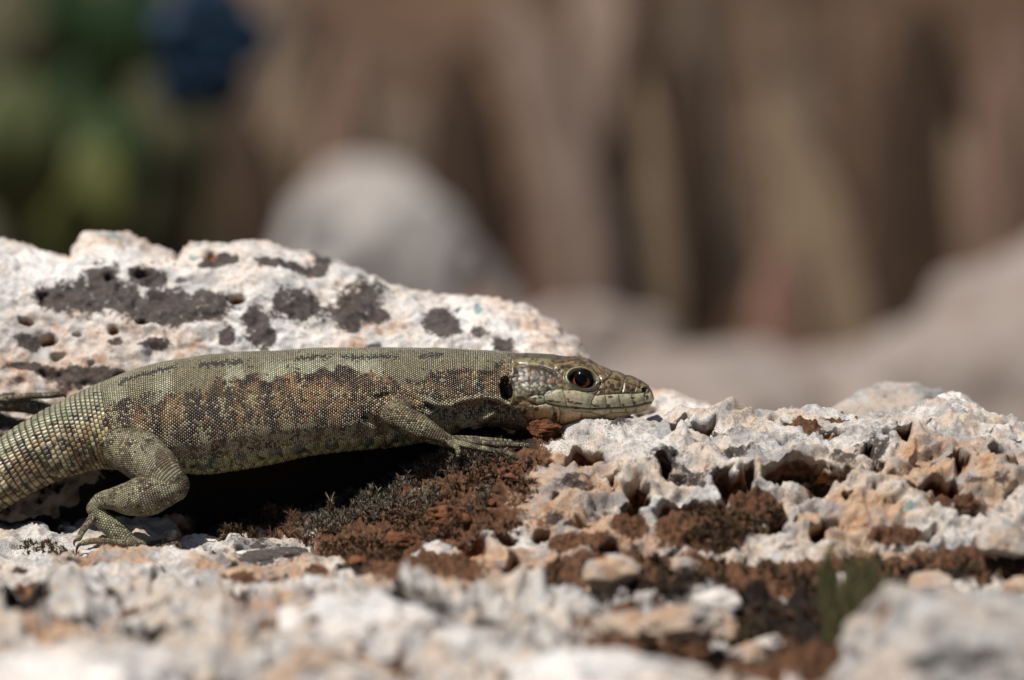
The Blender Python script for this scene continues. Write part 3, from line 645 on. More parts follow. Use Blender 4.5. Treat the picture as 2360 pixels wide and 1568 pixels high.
    band = sstep(.285, .305, TH+jag)*(1-sstep(.60, .66, TH+.8*jag))
    brown = mixc((0.29, 0.175, 0.078), (0.065, 0.038, 0.020), sstep(-.5, .5, noise(A3*np.array([7, 3, 1]), 36)))
    col = np.where((band > 0)[..., None], mixc(col, brown, band), col)
    low = sstep(.60, .66, TH+.8*jag)
    lc = mixc((0.36, 0.285, 0.16), (0.17, 0.105, 0.05), sstep(-.4, .5, noise(A3*np.array([9, 4, 1]), 38)))
    col = mixc(col, lc, low)
    bars = sstep(-.05, .30, noise(np.stack([LL*6.5, TH*3.2, 0*LL], -1), 39))*sstep(.50, .56, TH)*(1-sstep(.70, .76, TH))
    pale = .62*bars + .42*band*sstep(.10, .45, noise(A3*np.array([9, 4, 1]), 41)) + .12*(TH > .36)
    pale = np.clip(pale, 0, .85)
    # black marks beside the backbone
    sp_ = np.exp(-((TH-.125-.02*noise(A3*2, 43))/.028)**2)*sstep(.02, .12, noise(np.stack([LL*3.6, TH*2+7, 0*LL], -1), 44)+.09)*(1-sstep(1080, 1150, PX))
    edgeb = np.exp(-((TH+jag-.325)/.035)**2)*.75*sstep(-.25, .25, noise(A3*4, 46))
    speck = np.clip(.95*sp_ + edgeb + .12*band + .55*sstep(.12, .42, noise(A3*np.array([9, 6, 1]), 47))*(TH > .28) + .012, 0, 1)
    # ventral plates: yellow green with slate blue
    pid = (np.floor(pu)*0.377+np.floor(pv)*.71) % 1
    pc = mixc((0.46, 0.43, 0.22), (0.055, 0.035, 0.018), sstep(.45, .75, noise(np.stack([pu*1.3, pv*1.4, 0*pu], -1), 48)+.25*(1-fr)))
    bl = ((pid > .55) & (pv < 1.0))*sstep(-.5, .1, noise(np.stack([pu*1.7, pv*2.3, 0*pu], -1), 49)); pc = mixc(pc, (.085, .110, .112), bl*.85)
    pc = pc*np.clip(.35+1.2*np.minimum(np.minimum(fr, 1-fr)*6, 1), 0, 1)[..., None]
    pk = sstep(.5, .9, plate); col = mixc(col, pc, pk); speck = speck*(1-pk); pale = pale*(1-pk)
    # nape and throat
    thr = sstep(.80, .92, TH)*sstep(960, 1060, PX); col = mixc(col, (0.33, 0.20, 0.085), thr); speck = speck*(1-thr)
    # pale shoulder stripe and ridge
    st = np.exp(-(segdist(qx, qy, r2([(830, 690), (1000, 775), (1150, 785), (1250, 730), (1500, 685), (1700, 700), (1840, 800)]))/7)**2) + .8*np.exp(-(segdist(qx, qy, r2([(1290, 1010), (1450, 985), (1620, 880)]))/8)**2)
    pale = np.clip(pale + .85*st, 0, .95); speck *= (1-np.clip(st, 0, 1)*.8)
    dk2 = np.clip(1-np.hypot((qx-1090)/75, (qy-945)/14), 0, 1); speck = np.clip(speck+.3*dk2, 0, 1)
    jw = sstep(1085, 1150, PX)*sstep(945, 975, qy); col = mixc(col, (0.22, 0.125, 0.058), jw*.85); speck = speck*(1-jw*.8); pale = pale*(1-jw*.6)
    # tail: straw and olive with black, in longitudinal rows
    tA = np.stack([np.floor(PSI)*.35, TH*7, 0*LL], -1)
    tc = mixc((0.40, 0.34, 0.19), (0.20, 0.125, 0.055), sstep(-.2, .3, noise(tA*1.3, 51)))
    tc = mixc(tc, (0.215, 0.205, 0.120), 1-sstep(.25, .4, TH))
    col = mixc(col, tc, 1-sstep(215, 330, PX))
    tsp = (.9*sstep(-.08, .30, noise(np.stack([PSI*.8, TH*15, 3+0*LL], -1), 52)+.25*np.exp(-((TH-.46)/.10)**2)+.18*np.exp(-((TH-.64)/.05)**2)-.10)*(TH > .25)*(TH < .8) + .5*sp_)
    speck = speck*sstep(215, 330, PX)+np.clip(tsp, 0, .9)*(1-sstep(215, 330, PX)); pale = pale*sstep(180, 330, PX)
    # head
    hc = np.empty(V.shape); hc[:] = (0.20, 0.140, 0.066)
    roofm = sstep(0, 40, -(Yr-np.interp(X, [300, 640, 900, 1270, 1530, 1850, 2050], [290, 300, 300, 270, 400, 520, 640])))
    hc = mixc(hc, (0.105, 0.078, 0.045), roofm)
    grn = np.clip(1-np.hypot((X-650)/300, (Yr-275)/40), 0, 1); hc = mixc(hc, (0.19, 0.175, 0.09), sstep(0, .4, grn)*.8)
    upl = np.interp(X, [300, 780, 830, 1000, 1200, 1370, 1500, 1950, 2060], [760, 660, 612, 590, 620, 660, 650, 630, 640])
    mo = np.interp(X, [p[0] for p in MOUTH], [p[1] for p in MOUTH])
    lab = sstep(-8, 8, Yr-upl)*(X > 700)*(1-sstep(-4, 4, Yr-mo)); hc = mixc(hc, mixc((0.43, 0.41, 0.255), (0.54, 0.455, 0.31), sstep(-.2, .3, noise(np.stack([X, Yr, 0*X], -1)*.010, 66))), lab)
    chin = sstep(-4, 6, Yr-mo)*sstep(560, 700, X+60*noise(np.stack([X, Yr, 0*X], -1)*.012, 67)); hc = mixc(hc, (0.20, 0.115, 0.055), sstep(-4, 6, Yr-mo)*(X > 330)*(X < 720)); hc = mixc(hc, (0.46, 0.39, 0.23), chin); hc = mixc(hc, (0.46, 0.29, 0.14), chin*sstep(850, 930, Yr+.12*(1400-X)))
    hc = mixc(hc, (0.30, 0.30, 0.19), (X > 420)*(X < 850)*sstep(520, 580, Yr)*(1-sstep(640, 680, Yr))*.8)
    bc = mixc((0.15, 0.088, 0.040), (0.034, 0.020, 0.012), sstep(.25, .75, bid)); bc = np.where((Yr > 540)[..., None], mixc((0.30, 0.30, 0.19), (0.16, 0.13, .08), bid), bc)
    tm = np.maximum(sstep(0, .3, tz), tz2*(X < 470)); hc = mixc(hc, bc*(.22+.78*sstep(0, .35, bead))[..., None], tm)
    blot = [(860, 725, 60, 16), (940, 738, 60, 14), (1085, 735, 50, 18), (1180, 752, 60, 16), (1060, 712, 26, 14), (1380, 785, 62, 16), (1340, 765, 20, 18), (1525, 785, 22, 22), (1690, 775, 24, 18), (1820, 755, 20, 22), (1800, 690, 30, 14),
            (1540, 680, 40, 18), (1560, 560, 36, 40), (1600, 600, 60, 18), (1650, 540, 22, 40), (1740, 575, 40, 26), (1790, 605, 34, 20), (1520, 520, 20, 26), (1500, 575, 16, 20), (1930, 600, 50, 40), (1960, 690, 18, 40), (1060, 345, 60, 26), (1000, 350, 22, 30),
            (1370, 820, 40, 12), (1160, 815, 40, 12), (920, 905, 24, 70), (700, 815, 40, 30), (560, 860, 30, 30), (640, 960, 50, 26), (520, 690, 60, 30), (470, 760, 40, 30), (690, 700, 30, 18), (740, 690, 30, 18), (1120, 600, 80, 12), (1290, 620, 90, 14), (1440, 620, 50, 16)]
    bm = blobs(X+14*noise(np.stack([X, Yr, 0*X], -1)*.03, 61), Yr+10*noise(np.stack([X, Yr, 0*X], -1)*.03, 62), blot)
    hc = mixc(hc, (0.022, 0.015, 0.010), sstep(.05, .35, bm)*.92)
    spk = noise(np.stack([X, Yr, 0*X], -1)*.022, 63)
    hc = mixc(hc, (0.03, 0.022, 0.015), .7*sstep(.30, .42, spk)*(Yr < 640)*(X > 380))
    mot = noise(np.stack([X, Yr, 0*X], -1)*.018, 68)+.5*noise(np.stack([X, Yr, 0*X], -1)*.05, 69)
    hc = mixc(hc, (0.055, 0.036, 0.019), sstep(.0, .4, mot)*np.where((lab > .5) | (chin > .5), .22, .62)*(X > 330))
    streak = np.exp(-((Yr-np.interp(X, [330, 700, 1000, 1450, 1900], [430, 450, 480, 560, 610]))/70)**2)*(np.abs(X-1220) > 150)
    hc = mixc(hc, (0.045, 0.030, 0.017), streak*sstep(-.25, .3, mot)*.55)
    hc = mixc(hc, (0.050, 0.040, 0.028), .78*sstep(.92, 1.0, ee)*(1-sstep(1.22, 1.42, ee)))
    hc = mixc(hc, (0.44, 0.38, 0.16), np.exp(-((ee-1.13)/.035)**2)*(Yr < 530)*.9)                    # yellow lid rim
    hc = mixc(hc, (0.045, 0.04, 0.034), np.exp(-((ee-1.06)/.08)**2)*(Yr > 530)*.9)
    hc = mixc(hc, (0.23, 0.22, 0.15), np.exp(-((ee-1.24)/.05)**2)*(Yr > 470)*(.4+.6*(np.sin(np.arctan2(Yr-480, X-1222)*34) > 0)))
    hc = mixc(hc, (0.010, 0.009, 0.008), 1-sstep(.85, 1.0, ee))
    hc = hc*(1-.66*np.exp(-(seam/(6.5+2.5*mot))**2))[..., None]*(1-.85*np.exp(-(mouth/10)**2))[..., None]
    hc = mixc(hc, (0.012, 0.009, 0.007), 1-sstep(.4, 1.0, no))
    edge = PX + 14*noise(A3*5, 77) + 5*noise(A3*14, 78) - 30*sstep(.5, .7, TH)
    hk = sstep(1166, 1184, edge); col = mixc(col, hc, hk); earc = ear*(PX > 1100); col = mixc(col, (0.030, 0.026, 0.022), earc); speck = speck*(1-earc); pale = pale*(1-earc)
    pale = np.where(hk > .5, np.clip(np.maximum(sstep(0, .4, tz), tz2), 0, 1), pale)
    # --- uv in scale units
    vrow = (phi/math.pi)*np.where(phi <= math.pi, 1, 1)
    size = 0.0255
    u = LL/size/1.0; v = np.broadcast_to(phi[None]/math.pi, V.shape[:2])*64
    isTail = PXR < 262
    uvb = np.stack([u, v], -1); uvt = np.stack([PSI, np.broadcast_to(phi[None]/(2*math.pi), V.shape[:2])*54], -1)
    uv = np.where(isTail[:, None, None], uvt, uvb)
    F = grid_faces(n, NR, True); ring = F[:, 0]//NR
    mi = np.where(edge.ravel()[F[:, 0]] > 1176, 3, np.where(PXR[ring] < 262, 1, 0))
    # loops: fix the seam column (phi wraps) and the row where the tail lattice meets the trunk lattice
    luv = uv.reshape(-1, 2)[F.ravel()].reshape(-1, 4, 2)
    wrapf = (F[:, 0] % NR) == NR-1
    vper = np.where(isTail[ring], 54.0, 128.0)
    for c_ in (1, 2): luv[wrapf, c_, 1] = vper[wrapf]
    last = int(np.where(isTail)[0][-1]); cr_ = ring == last
    for c_ in (2, 3): luv[cr_, c_] = uvt.reshape(-1, 2)[F[cr_, c_]]
    parts = [dict(V=V.reshape(-1, 3), F=F, luv=luv.reshape(-1, 2), mi=mi, col=col.reshape(-1, 3), speck=speck.ravel(), pale=pale.ravel())]
    # ------------------------------------------------ limbs
    def z4(x, y): return (x*.2939, y*.2939+835.1)
    def rr(x, y): return (x*.20198+806.3, y*.20198+777.5)
    def limb(spec, cv, nseg, per, c1, c2, seed, sp=.12, sc=0.024, flat=1.0, dy=0.0, mirror=False, bars=0.0, under=None):
        P = []; R = []
        for (x, y, Yd, r) in spec:
            a_, b_ = cv(x, y); q = at(a_, b_, Yd)
            if mirror: q = np.array([q[0]+dy, 2*YA-q[1], q[2]])
            P.append(q); R.append(r*(abs(cv(1, 0)[0]-cv(0, 0)[0]))*S)
        Vt, Lt, ph, Cc, Rr = tube(P, R, nseg, per, flat)
        m, k_ = Vt.shape[:2]
        Nn = Vt-Cc[:, None]; Nn /= np.linalg.norm(Nn, axis=-1, keepdims=True)+1e-9
        Vt = Vt + Nn*(0.05*Rr[:, None]*fbm(Vt*6, 3, seed))[..., None]
        if bars: Vt = Vt + Nn*(0.16*Rr[:, None]*np.abs(np.sin(Lt/bars*math.pi))[:, None]*(Nn[..., 2] > -.3))[..., None]
        c_ = mixc(c1, c2, sstep(-.2, .35, fbm(Vt*5, 3, seed+2)))
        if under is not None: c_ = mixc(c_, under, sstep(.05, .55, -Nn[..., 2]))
        if bars: c_ = mixc(c_, (0.022, 0.015, 0.010), (np.abs(np.sin(Lt/bars*math.pi)) < .33)[:, None]*(Nn[..., 2] > -.1)*.8)
        s_ = np.clip(sp + .5*sstep(.25, .5, noise(Vt*7, seed+4)), 0, .9)
        Ft = grid_faces(m, k_, True)
        per_v = max(6, round(2*math.pi*float(np.max(Rr))/sc))
        ub = np.stack([np.broadcast_to((Lt/sc)[:, None], (m, k_)), np.broadcast_to(ph[None]/(2*math.pi)*per_v, (m, k_))], -1)
        lu = ub.reshape(-1, 2)[Ft.ravel()].reshape(-1, 4, 2); wr = (Ft[:, 0] % k_) == k_-1
        for c2_ in (1, 2): lu[wr, c2_, 1] = per_v
        parts.append(dict(V=Vt.reshape(-1, 3), F=Ft, luv=lu.reshape(-1, 2), mi=np.full(len(Ft), 2), col=c_.reshape(-1, 3), speck=s_.ravel(), pale=np.full(m*k_, .10), C=Cc, R=Rr))
    g1, g2 = (0.225, 0.195, 0.115), (0.125, 0.092, 0.052)
    def claw(spec, cv, mirror=False, dy=0.0):
        P = []; R = []
        for (x, y, Yd, r) in spec:
            a_, b_ = cv(x, y); q = at(a_, b_, Yd)
            if mirror: q = np.array([q[0]+dy, 2*YA-q[1], q[2]])
            P.append(q); R.append(r*abs(cv(1, 0)[0]-cv(0, 0)[0])*S)
        Vt, Lt, ph, _, _ = tube(P, R, 8, 5)
        o = link('claw', mesh_np('claw', Vt.reshape(-1, 3), grid_faces(Vt.shape[0], 8, True), mats=[M_claw]), root)
    M_claw = plain('claw_horn', (0.030, 0.020, 0.014), (0.09, 0.055, 0.035), 12, 0.3, 0.5)
    for mir, dx in ((False, 0.0), (True, -0.15)):
        kw = dict(mirror=mir, dy=dx)
        big = 60 if not mir else 40
        # hind leg: thigh, shin and instep
        limb([(900, 640, .45, 175), (985, 650, .20, 200), (1110, 735, -.05, 198), (1230, 830, -.24, 172), (1320, 905, -.36, 138), (1375, 960, -.40, 112)], z4, big, 12, (0.25, 0.22, 0.14), g2, 71, .06, 0.026, **kw)
        limb([(1370, 985, -.42, 108), (1290, 1010, -.42, 132), (1160, 1045, -.40, 158), (1020, 1068, -.34, 138), (880, 1075, -.26, 88), (790, 1090, -.22, 70), (738, 1150, -.22, 62)], z4, big, 12, (0.245, 0.215, 0.135), g2, 73, .12, 0.028, **kw)
        limb([(738, 1140, -.22, 60), (790, 1215, -.24, 70), (870, 1290, -.30, 80), (950, 1350, -.36, 78), (1020, 1398, -.42, 52)], z4, big, 10, (0.20, 0.195, 0.105), (0.12, 0.115, 0.06), 75, .05, 0.034, **kw)
        # hind toes
        limb([(1010, 1395, -.42, 40), (1085, 1425, -.52, 38), (1120, 1440, -.62, 30)], z4, 16, 6, g1, g2, 77, bars=.05, **kw)
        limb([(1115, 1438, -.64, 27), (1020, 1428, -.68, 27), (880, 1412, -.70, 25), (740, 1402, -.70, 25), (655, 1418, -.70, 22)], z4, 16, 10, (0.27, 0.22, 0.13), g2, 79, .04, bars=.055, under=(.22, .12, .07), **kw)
        claw([(650, 1418, -.70, 16), (612, 1440, -.70, 13), (600, 1480, -.70, 8), (598, 1512, -.70, 2)], z4, **kw)
        limb([(745, 1190, -.24, 36), (700, 1260, -.36, 30), (650, 1320, -.46, 26), (618, 1385, -.52, 20)], z4, 16, 8, (0.23, 0.18, 0.11), g2, 81, bars=.05, **kw)
        claw([(615, 1385, -.52, 16), (588, 1400, -.53, 12), (580, 1425, -.54, 8), (592, 1448, -.54, 2)], z4, **kw)
        limb([(1030, 1400, -.30, 32), (1120, 1470, -.34, 28), (1200, 1470, -.40, 27), (1270, 1440, -.44, 25), (1340, 1425, -.46, 24), (1392, 1412, -.46, 20)], z4, 16, 8, (0.17, 0.115, 0.065), (0.10, .06, .035), 83, bars=.05, **kw)
        claw([(1392, 1412, -.46, 18), (1415, 1440, -.47, 14), (1412, 1495, -.47, 9), (1384, 1546, -.47, 2)], z4, **kw)
        limb([(1030, 1392, -.24, 30), (1130, 1440, -.20, 26), (1230, 1420, -.18, 24), (1290, 1400, -.18, 20)], z4, 16, 8, (0.17, 0.14, 0.08), g2, 84, bars=.05, **kw)
        claw([(1290, 1400, -.18, 16), (1310, 1420, -.18, 10), (1308, 1455, -.18, 2)], z4, **kw)
        # fore leg
        limb([(820, 760, .50, 175), (700, 800, .22, 172), (580, 850, -.06, 162), (505, 888, -.20, 152)], rr, big, 10, (0.18, 0.145, 0.08), g2, 85, .15, 0.026, **kw)
        limb([(495, 890, -.21, 150), (610, 935, -.27, 158), (760, 1010, -.32, 148), (900, 1082, -.35, 124), (1010, 1135, -.36, 100), (1110, 1175, -.36, 76), (1215, 1195, -.36, 56)], rr, big, 10, (0.215, 0.175, 0.095), (0.11, .075, .04), 87, .16, 0.029, **kw)
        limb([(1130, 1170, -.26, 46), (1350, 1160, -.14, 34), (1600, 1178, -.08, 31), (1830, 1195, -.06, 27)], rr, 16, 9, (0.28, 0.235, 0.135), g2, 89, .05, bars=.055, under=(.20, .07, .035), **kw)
        claw([(1830, 1195, -.06, 18), (1880, 1205, -.06, 13), (1905, 1250, -.06, 3)], rr, **kw)
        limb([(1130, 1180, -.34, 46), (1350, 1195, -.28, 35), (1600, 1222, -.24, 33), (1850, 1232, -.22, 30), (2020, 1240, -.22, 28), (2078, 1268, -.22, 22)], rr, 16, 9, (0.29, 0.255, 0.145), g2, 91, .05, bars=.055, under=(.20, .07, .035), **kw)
        claw([(2078, 1268, -.22, 18), (2115, 1290, -.22, 13), (2118, 1340, -.22, 3)], rr, **kw)
        limb([(1130, 1195, -.40, 48), (1350, 1245, -.44, 38), (1600, 1292, -.46, 34), (1800, 1330, -.47, 31), (1908, 1385, -.47, 25)], rr, 16, 9, (0.29, 0.255, 0.145), g2, 93, .05, bars=.055, under=(.20, .07, .035), **kw)
        claw([(1905, 1385, -.47, 20), (1938, 1420, -.47, 15), (1942, 1470, -.47, 9), (1928, 1540, -.47, 2)], rr, **kw)
        limb([(1150, 1215, -.46, 40), (1215, 1255, -.50, 34), (1238, 1310, -.52, 30), (1238, 1350, -.52, 25)], rr, 16, 7, (0.30, 0.29, 0.15), g2, 95, .05, bars=.05, **kw)
        claw([(1238, 1350, -.52, 16), (1232, 1385, -.52, 10), (1222, 1415, -.52, 3)], rr, **kw)
    for pts_, r_ in (([(250, 985, .95), (150, 960, 1.15), (60, 935, 1.2), (-60, 930, 1.2)], 18), ([(-60, 928, 1.22), (10, 921, 1.13), (60, 914, 1.10), (110, 912, 1.08), (140, 909, 1.06)], 7.5), ([(-60, 935, 1.2), (-40, 975, 1.08), (0, 1000, 1.02), (36, 996, 1.0)], 7.5)):
        limb([(x, y, Y_, r_) for x, y, Y_ in pts_], lambda x, y: (x, y), 16, 9, (0.19, 0.15, 0.095), g2, 97, .05, bars=.055)
    claw([(140, 909, 1.06, 5), (148, 911, 1.06, 4), (152, 918, 1.06, 1)], lambda x, y: (x, y))
    # ------------------------------------------------ soft joint where the limbs leave the trunk
    tv = parts[0]['V'].reshape(n, NR, 3)
    for q in parts[1:]:
        if q['R'].max() < .09: continue
        near = np.abs(tv[:, 0, 0] - q['C'][:3, 0].mean()) < 1.2
        ids = np.where(near & (PXR < 1160))[0]
        if not len(ids): continue
        blk = tv[ids]; dm = np.full(blk.shape[:2], 9.0)
        for c_, r_ in zip(q['C'][::2], q['R'][::2]): dm = np.minimum(dm, np.linalg.norm(blk-c_, axis=-1)-r_)
        kf = 0.12; off = kf/4*np.clip(1-np.abs(dm)/kf, 0, 1)**2
        tv[ids] = blk + N[ids]*off[..., None]
    parts[0]['V'] = tv.reshape(-1, 3)
    o_ = 0; Vs, Fs = [], []
    for q in parts: Vs.append(q['V']); Fs.append(q['F']+o_); o_ += len(q['V'])
    cat = lambda k_: np.concatenate([q[k_] for q in parts])
    me = mesh_np('body', np.concatenate(Vs), np.concatenate(Fs), {'col': cat('col'), 'speck': cat('speck'), 'pale': cat('pale')}, mats=[M_skin, M_tail, M_limb, M_head], mat_idx=cat('mi'))
    l = me.uv_layers.new(name='UVMap'); l.data.foreach_set('uv', cat('luv').astype(np.float32).ravel())
    link('body', me, root)
    # ------------------------------------------------ eyes
    B = NB('eye'); oc = B.n('TexCoord', 3)
    d0 = B.n('SeparateXYZ', 0, {0: oc}); d2_ = B.n('SeparateXYZ', 2, {0: oc})
    ox = B.m2('ADD', d0, 0.012); oz = B.m2('SUBTRACT', d2_, 0.012); oz2 = B.m2('ADD', d2_, 0.022)
    rad = B.m2('SQRT', B.m2('ADD', B.m2('MULTIPLY', ox, ox), B.m2('MULTIPLY', oz, oz)))
    rad2 = B.m2('SQRT', B.m2('ADD', B.m2('MULTIPLY', ox, ox), B.m2('MULTIPLY', oz2, oz2)))
    ir = B.mix(B.ramp(B.noise(45, 4, .6, oc), [(.4, 0.0), (.6, 1.0)]), (0.22, 0.035, 0.006), (0.60, 0.14, 0.025))
    c = B.mix(B.ramp(B.m2('MULTIPLY', rad, 5.0), [(.345, 0.0), (.37, 1.0)]), (0.001, 0.001, 0.001), ir)
    c = B.mix(B.ramp(B.m2('MULTIPLY', rad2, 5.0), [(.40, 0.0), (.45, 1.0)]), c, (0.005, 0.004, 0.004))
    M_eye = B.out(c, 0.5, None, 0.0, **{'Coat Weight': 0.65, 'Coat Roughness': 0.05, 'Coat IOR': 1.34})
    ip = np.argmin((X-1222)**2+(Yr-482)**2 + 1e9*((V[..., 1] > YA) | (PX < 1200)))
    es = V.reshape(-1, 3)[ip]; R = 0.128
    for sgn in (-1, 1):
        u = np.linspace(0, 2*math.pi, 48, endpoint=False); w = np.linspace(0.03, math.pi-.03, 32); W_, U_ = np.meshgrid(w, u, indexing='ij')
        Ve = R*np.stack([np.sin(W_)*np.cos(U_), np.cos(W_), np.sin(W_)*np.sin(U_)], -1)
        y = es[1] if sgn < 0 else 2*YA-es[1]
        q = proj(es); tgt = at(1094.2+1222*.20198, 777.5+486*.20198, es[1])
        link('eye', mesh_np('eye', Ve.reshape(-1, 3), grid_faces(32, 48, True), mats=[M_eye]), root, loc=(tgt[0], y-sgn*(R-0.056), tgt[2]))
    return root
LIZ = build_lizard()
# ------------------------------------------------------------------ moss, sprigs
def blade_mesh(name, P, D, Ln, Wd, bend, mat, c0, c1, seed, seg=3, attr='tint'):
    """many small curved tapering leaves, each folded along its midrib"""
    rs = np.random.RandomState(seed); n = len(P)
    side = np.cross(D, rs.normal(size=(n, 3))); side /= np.linalg.norm(side, axis=1)[:, None]
    nor = np.cross(side, D); t = np.linspace(0, 1, seg+1)
    Vs = []; Cs = []
    for k in t:
        c = P + D*(Ln*k)[:, None] + nor*(bend*Ln*k*k)[:, None] + np.array([0, 0, -1.0])*(0.25*np.abs(bend)*Ln*k**3)[:, None]
        w = Wd*(1-k)**0.7*(0.55+0.45*min(1, 4*k+.2)) + 0.0006
        Vs += [c-side*w[:, None], c+nor*(0.5*w)[:, None], c+side*w[:, None]]
        cc = c0*(1-k**2.2) + c1*k**2.2
        Cs += [cc, cc, cc]
    V = np.stack(Vs, 1).reshape(-1, 3); C = np.stack(Cs, 1).reshape(-1, 3); m = 3*(seg+1)
    f = []
    for s in range(seg):
        a = 3*s
        f += [(a, a+1, a+4, a+3), (a+1, a+2, a+5, a+4)]
    F = (np.arange(n)[:, None, None]*m + np.array(f)[None]).reshape(-1, 4)
    return mesh_np(name, V, F, {attr: C}, mats=[mat])
def moss_mat(name):
    B = NB(name); c = B.attr('tint', 0)
    return B.out(c, 0.75, None, 0.25, **{'Subsurface Weight': 0.0})
M_moss = moss_mat('dry_moss')
def surf_samples(mask, n, seed):
    rs = np.random.RandomState(seed)
    w = mask.ravel(); idx = rs.choice(len(w), n, p=w/w.sum())
    P = FR[4].reshape(-1, 3)[idx] + rs.uniform(-.02, .02, (n, 3)); N = FR[5].reshape(-1, 3)[idx]
    return P, N, idx
def moss(label, blobs_, n, seed, ln, w, base, tip, tipvar, up=0.7, cushion=0.10, shoots=None):
    PX, PY = FR[2], FR[3]; rs = np.random.RandomState(seed)
    V0 = FR[4]; m = np.clip(blobs(PX+14*noise(V0*3, seed), PY+8*noise(V0*3, seed+1), blobs_), 0, 1)
    m = m*sstep(-.22, .12, noise(V0*1.7, seed+5)); area = np.gradient(FR[1])[:, None]*np.ones_like(PX)
    P, N, idx = surf_samples(np.sqrt(m)*(m > 0.02)*area, n, seed)
    mm = m.ravel()[idx]
    # shoots: leaves cluster round common stems
    ns = shoots or n//8; sid = rs.randint(0, ns, n); q = rs.randint(0, n, ns)
    S0 = P[q]; h = rs.uniform(0.3, 1.0, n)*cushion*(0.45+0.8*np.sqrt(mm[q][sid])); lean = rs.normal(0, .35, (ns, 3)); lean[:, 2] = 1
    lean /= np.linalg.norm(lean, axis=1)[:, None]
    P = S0[sid] + lean[sid]*h[:, None] + rs.normal(0, .006, (n, 3))
    D = rs.normal(0, 1, (n, 3)); D[:, 2] = np.abs(D[:, 2])*.6 + up; D = D + lean[sid]*.8; D /= np.linalg.norm(D, axis=1)[:, None]
    c0 = np.array(base)[rs.randint(0, len(base), n)]*rs.uniform(.6, 1.3, (n, 1)); tv = (rs.uniform(0, 1, n) < tipvar)[:, None]
    c1 = np.where(tv, np.array(tip), c0*1.3)
    me = blade_mesh('moss', P, D, ln*rs.uniform(.5, 1.3, n), w*rs.uniform(.6, 1.2, n), rs.normal(0, .5, n), M_moss, c0, c1, seed)
    o = link('moss', me, label=label, cat='moss', kind='stuff')
    return o
BR = [(0.075, 0.040, 0.022), (0.050, 0.032, 0.020), (0.115, 0.062, 0.033), (0.060, 0.050, 0.022), (0.032, 0.022, 0.015)]
GY = [(0.085, 0.060, 0.040), (0.125, 0.085, 0.058), (0.055, 0.042, 0.030), (0.080, 0.068, 0.030)]
moss('dry grey brown moss with pale hair tips on the ridge below the belly', [(960, 1130, 190, 42), (830, 1180, 130, 40), (1080, 1080, 120, 32), (750, 1220, 70, 30), (1000, 1170, 150, 40)], 26000, 301, 0.075, 0.0070, GY, (0.36, 0.33, 0.29), .30, cushion=.085)
moss('curled red brown moss and crumbled soil on the slope by the front foot', [(1000, 1220, 220, 52), (880, 1270, 190, 46), (1110, 1130, 150, 46), (1180, 1060, 110, 34), (1250, 1012, 66, 20)], 15000, 303, 0.065, 0.011, [(0.12, 0.056, 0.030), (0.075, 0.036, 0.020), (0.17, 0.085, 0.045), (0.038, 0.022, 0.014), (0.055, 0.045, 0.02)], (0.24, 0.13, 0.07), .35, up=.2, cushion=.05)
moss('tangled brown moss tuft with pale curly hairs at the edge of the hollow', [(655, 1222, 44, 22)], 1500, 305, 0.11, 0.0055, [(0.16, 0.072, 0.036), (0.10, 0.05, 0.026)], (0.38, 0.26, 0.17), .5, cushion=.13, shoots=60)
moss('dark olive moss clump between the dark slab and the hind foot', [(535, 1252, 36, 14), (580, 1255, 22, 10)], 900, 307, 0.075, 0.010, [(0.050, 0.034, 0.012), (0.085, 0.045, 0.018), (0.028, 0.02, 0.01)], (0.15, 0.08, 0.03), .3, cushion=.08, shoots=40)
moss('small olive brown moss pads beside the clawed hind toes', [(90, 1268, 50, 10), (130, 1280, 50, 12), (60, 1255, 26, 10)], 1100, 309, 0.035, 0.008, [(0.055, 0.036, 0.012), (0.09, 0.045, 0.018)], (0.13, 0.09, 0.03), .3, cushion=.03, shoots=160)
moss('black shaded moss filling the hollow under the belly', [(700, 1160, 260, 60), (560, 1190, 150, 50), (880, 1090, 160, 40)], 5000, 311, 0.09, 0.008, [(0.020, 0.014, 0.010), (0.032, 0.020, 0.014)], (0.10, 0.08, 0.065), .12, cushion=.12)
moss('brown dry moss in the crevice of the pitted rock', [(1860, 1100, 105, 22), (1640, 1225, 120, 50), (1740, 1180, 60, 36)], 7000, 313, 0.07, 0.011, BR, (0.20, 0.10, 0.05), .3, cushion=.05)
moss('dark brown moss over the earth between the pitted rock and the nearer stones', [(1500, 1345, 330, 50), (1900, 1370, 420, 60), (2250, 1320, 240, 50), (1750, 1480, 420, 80)], 6000, 315, 0.09, 0.016, BR, (0.16, 0.09, 0.05), .3, cushion=.10)
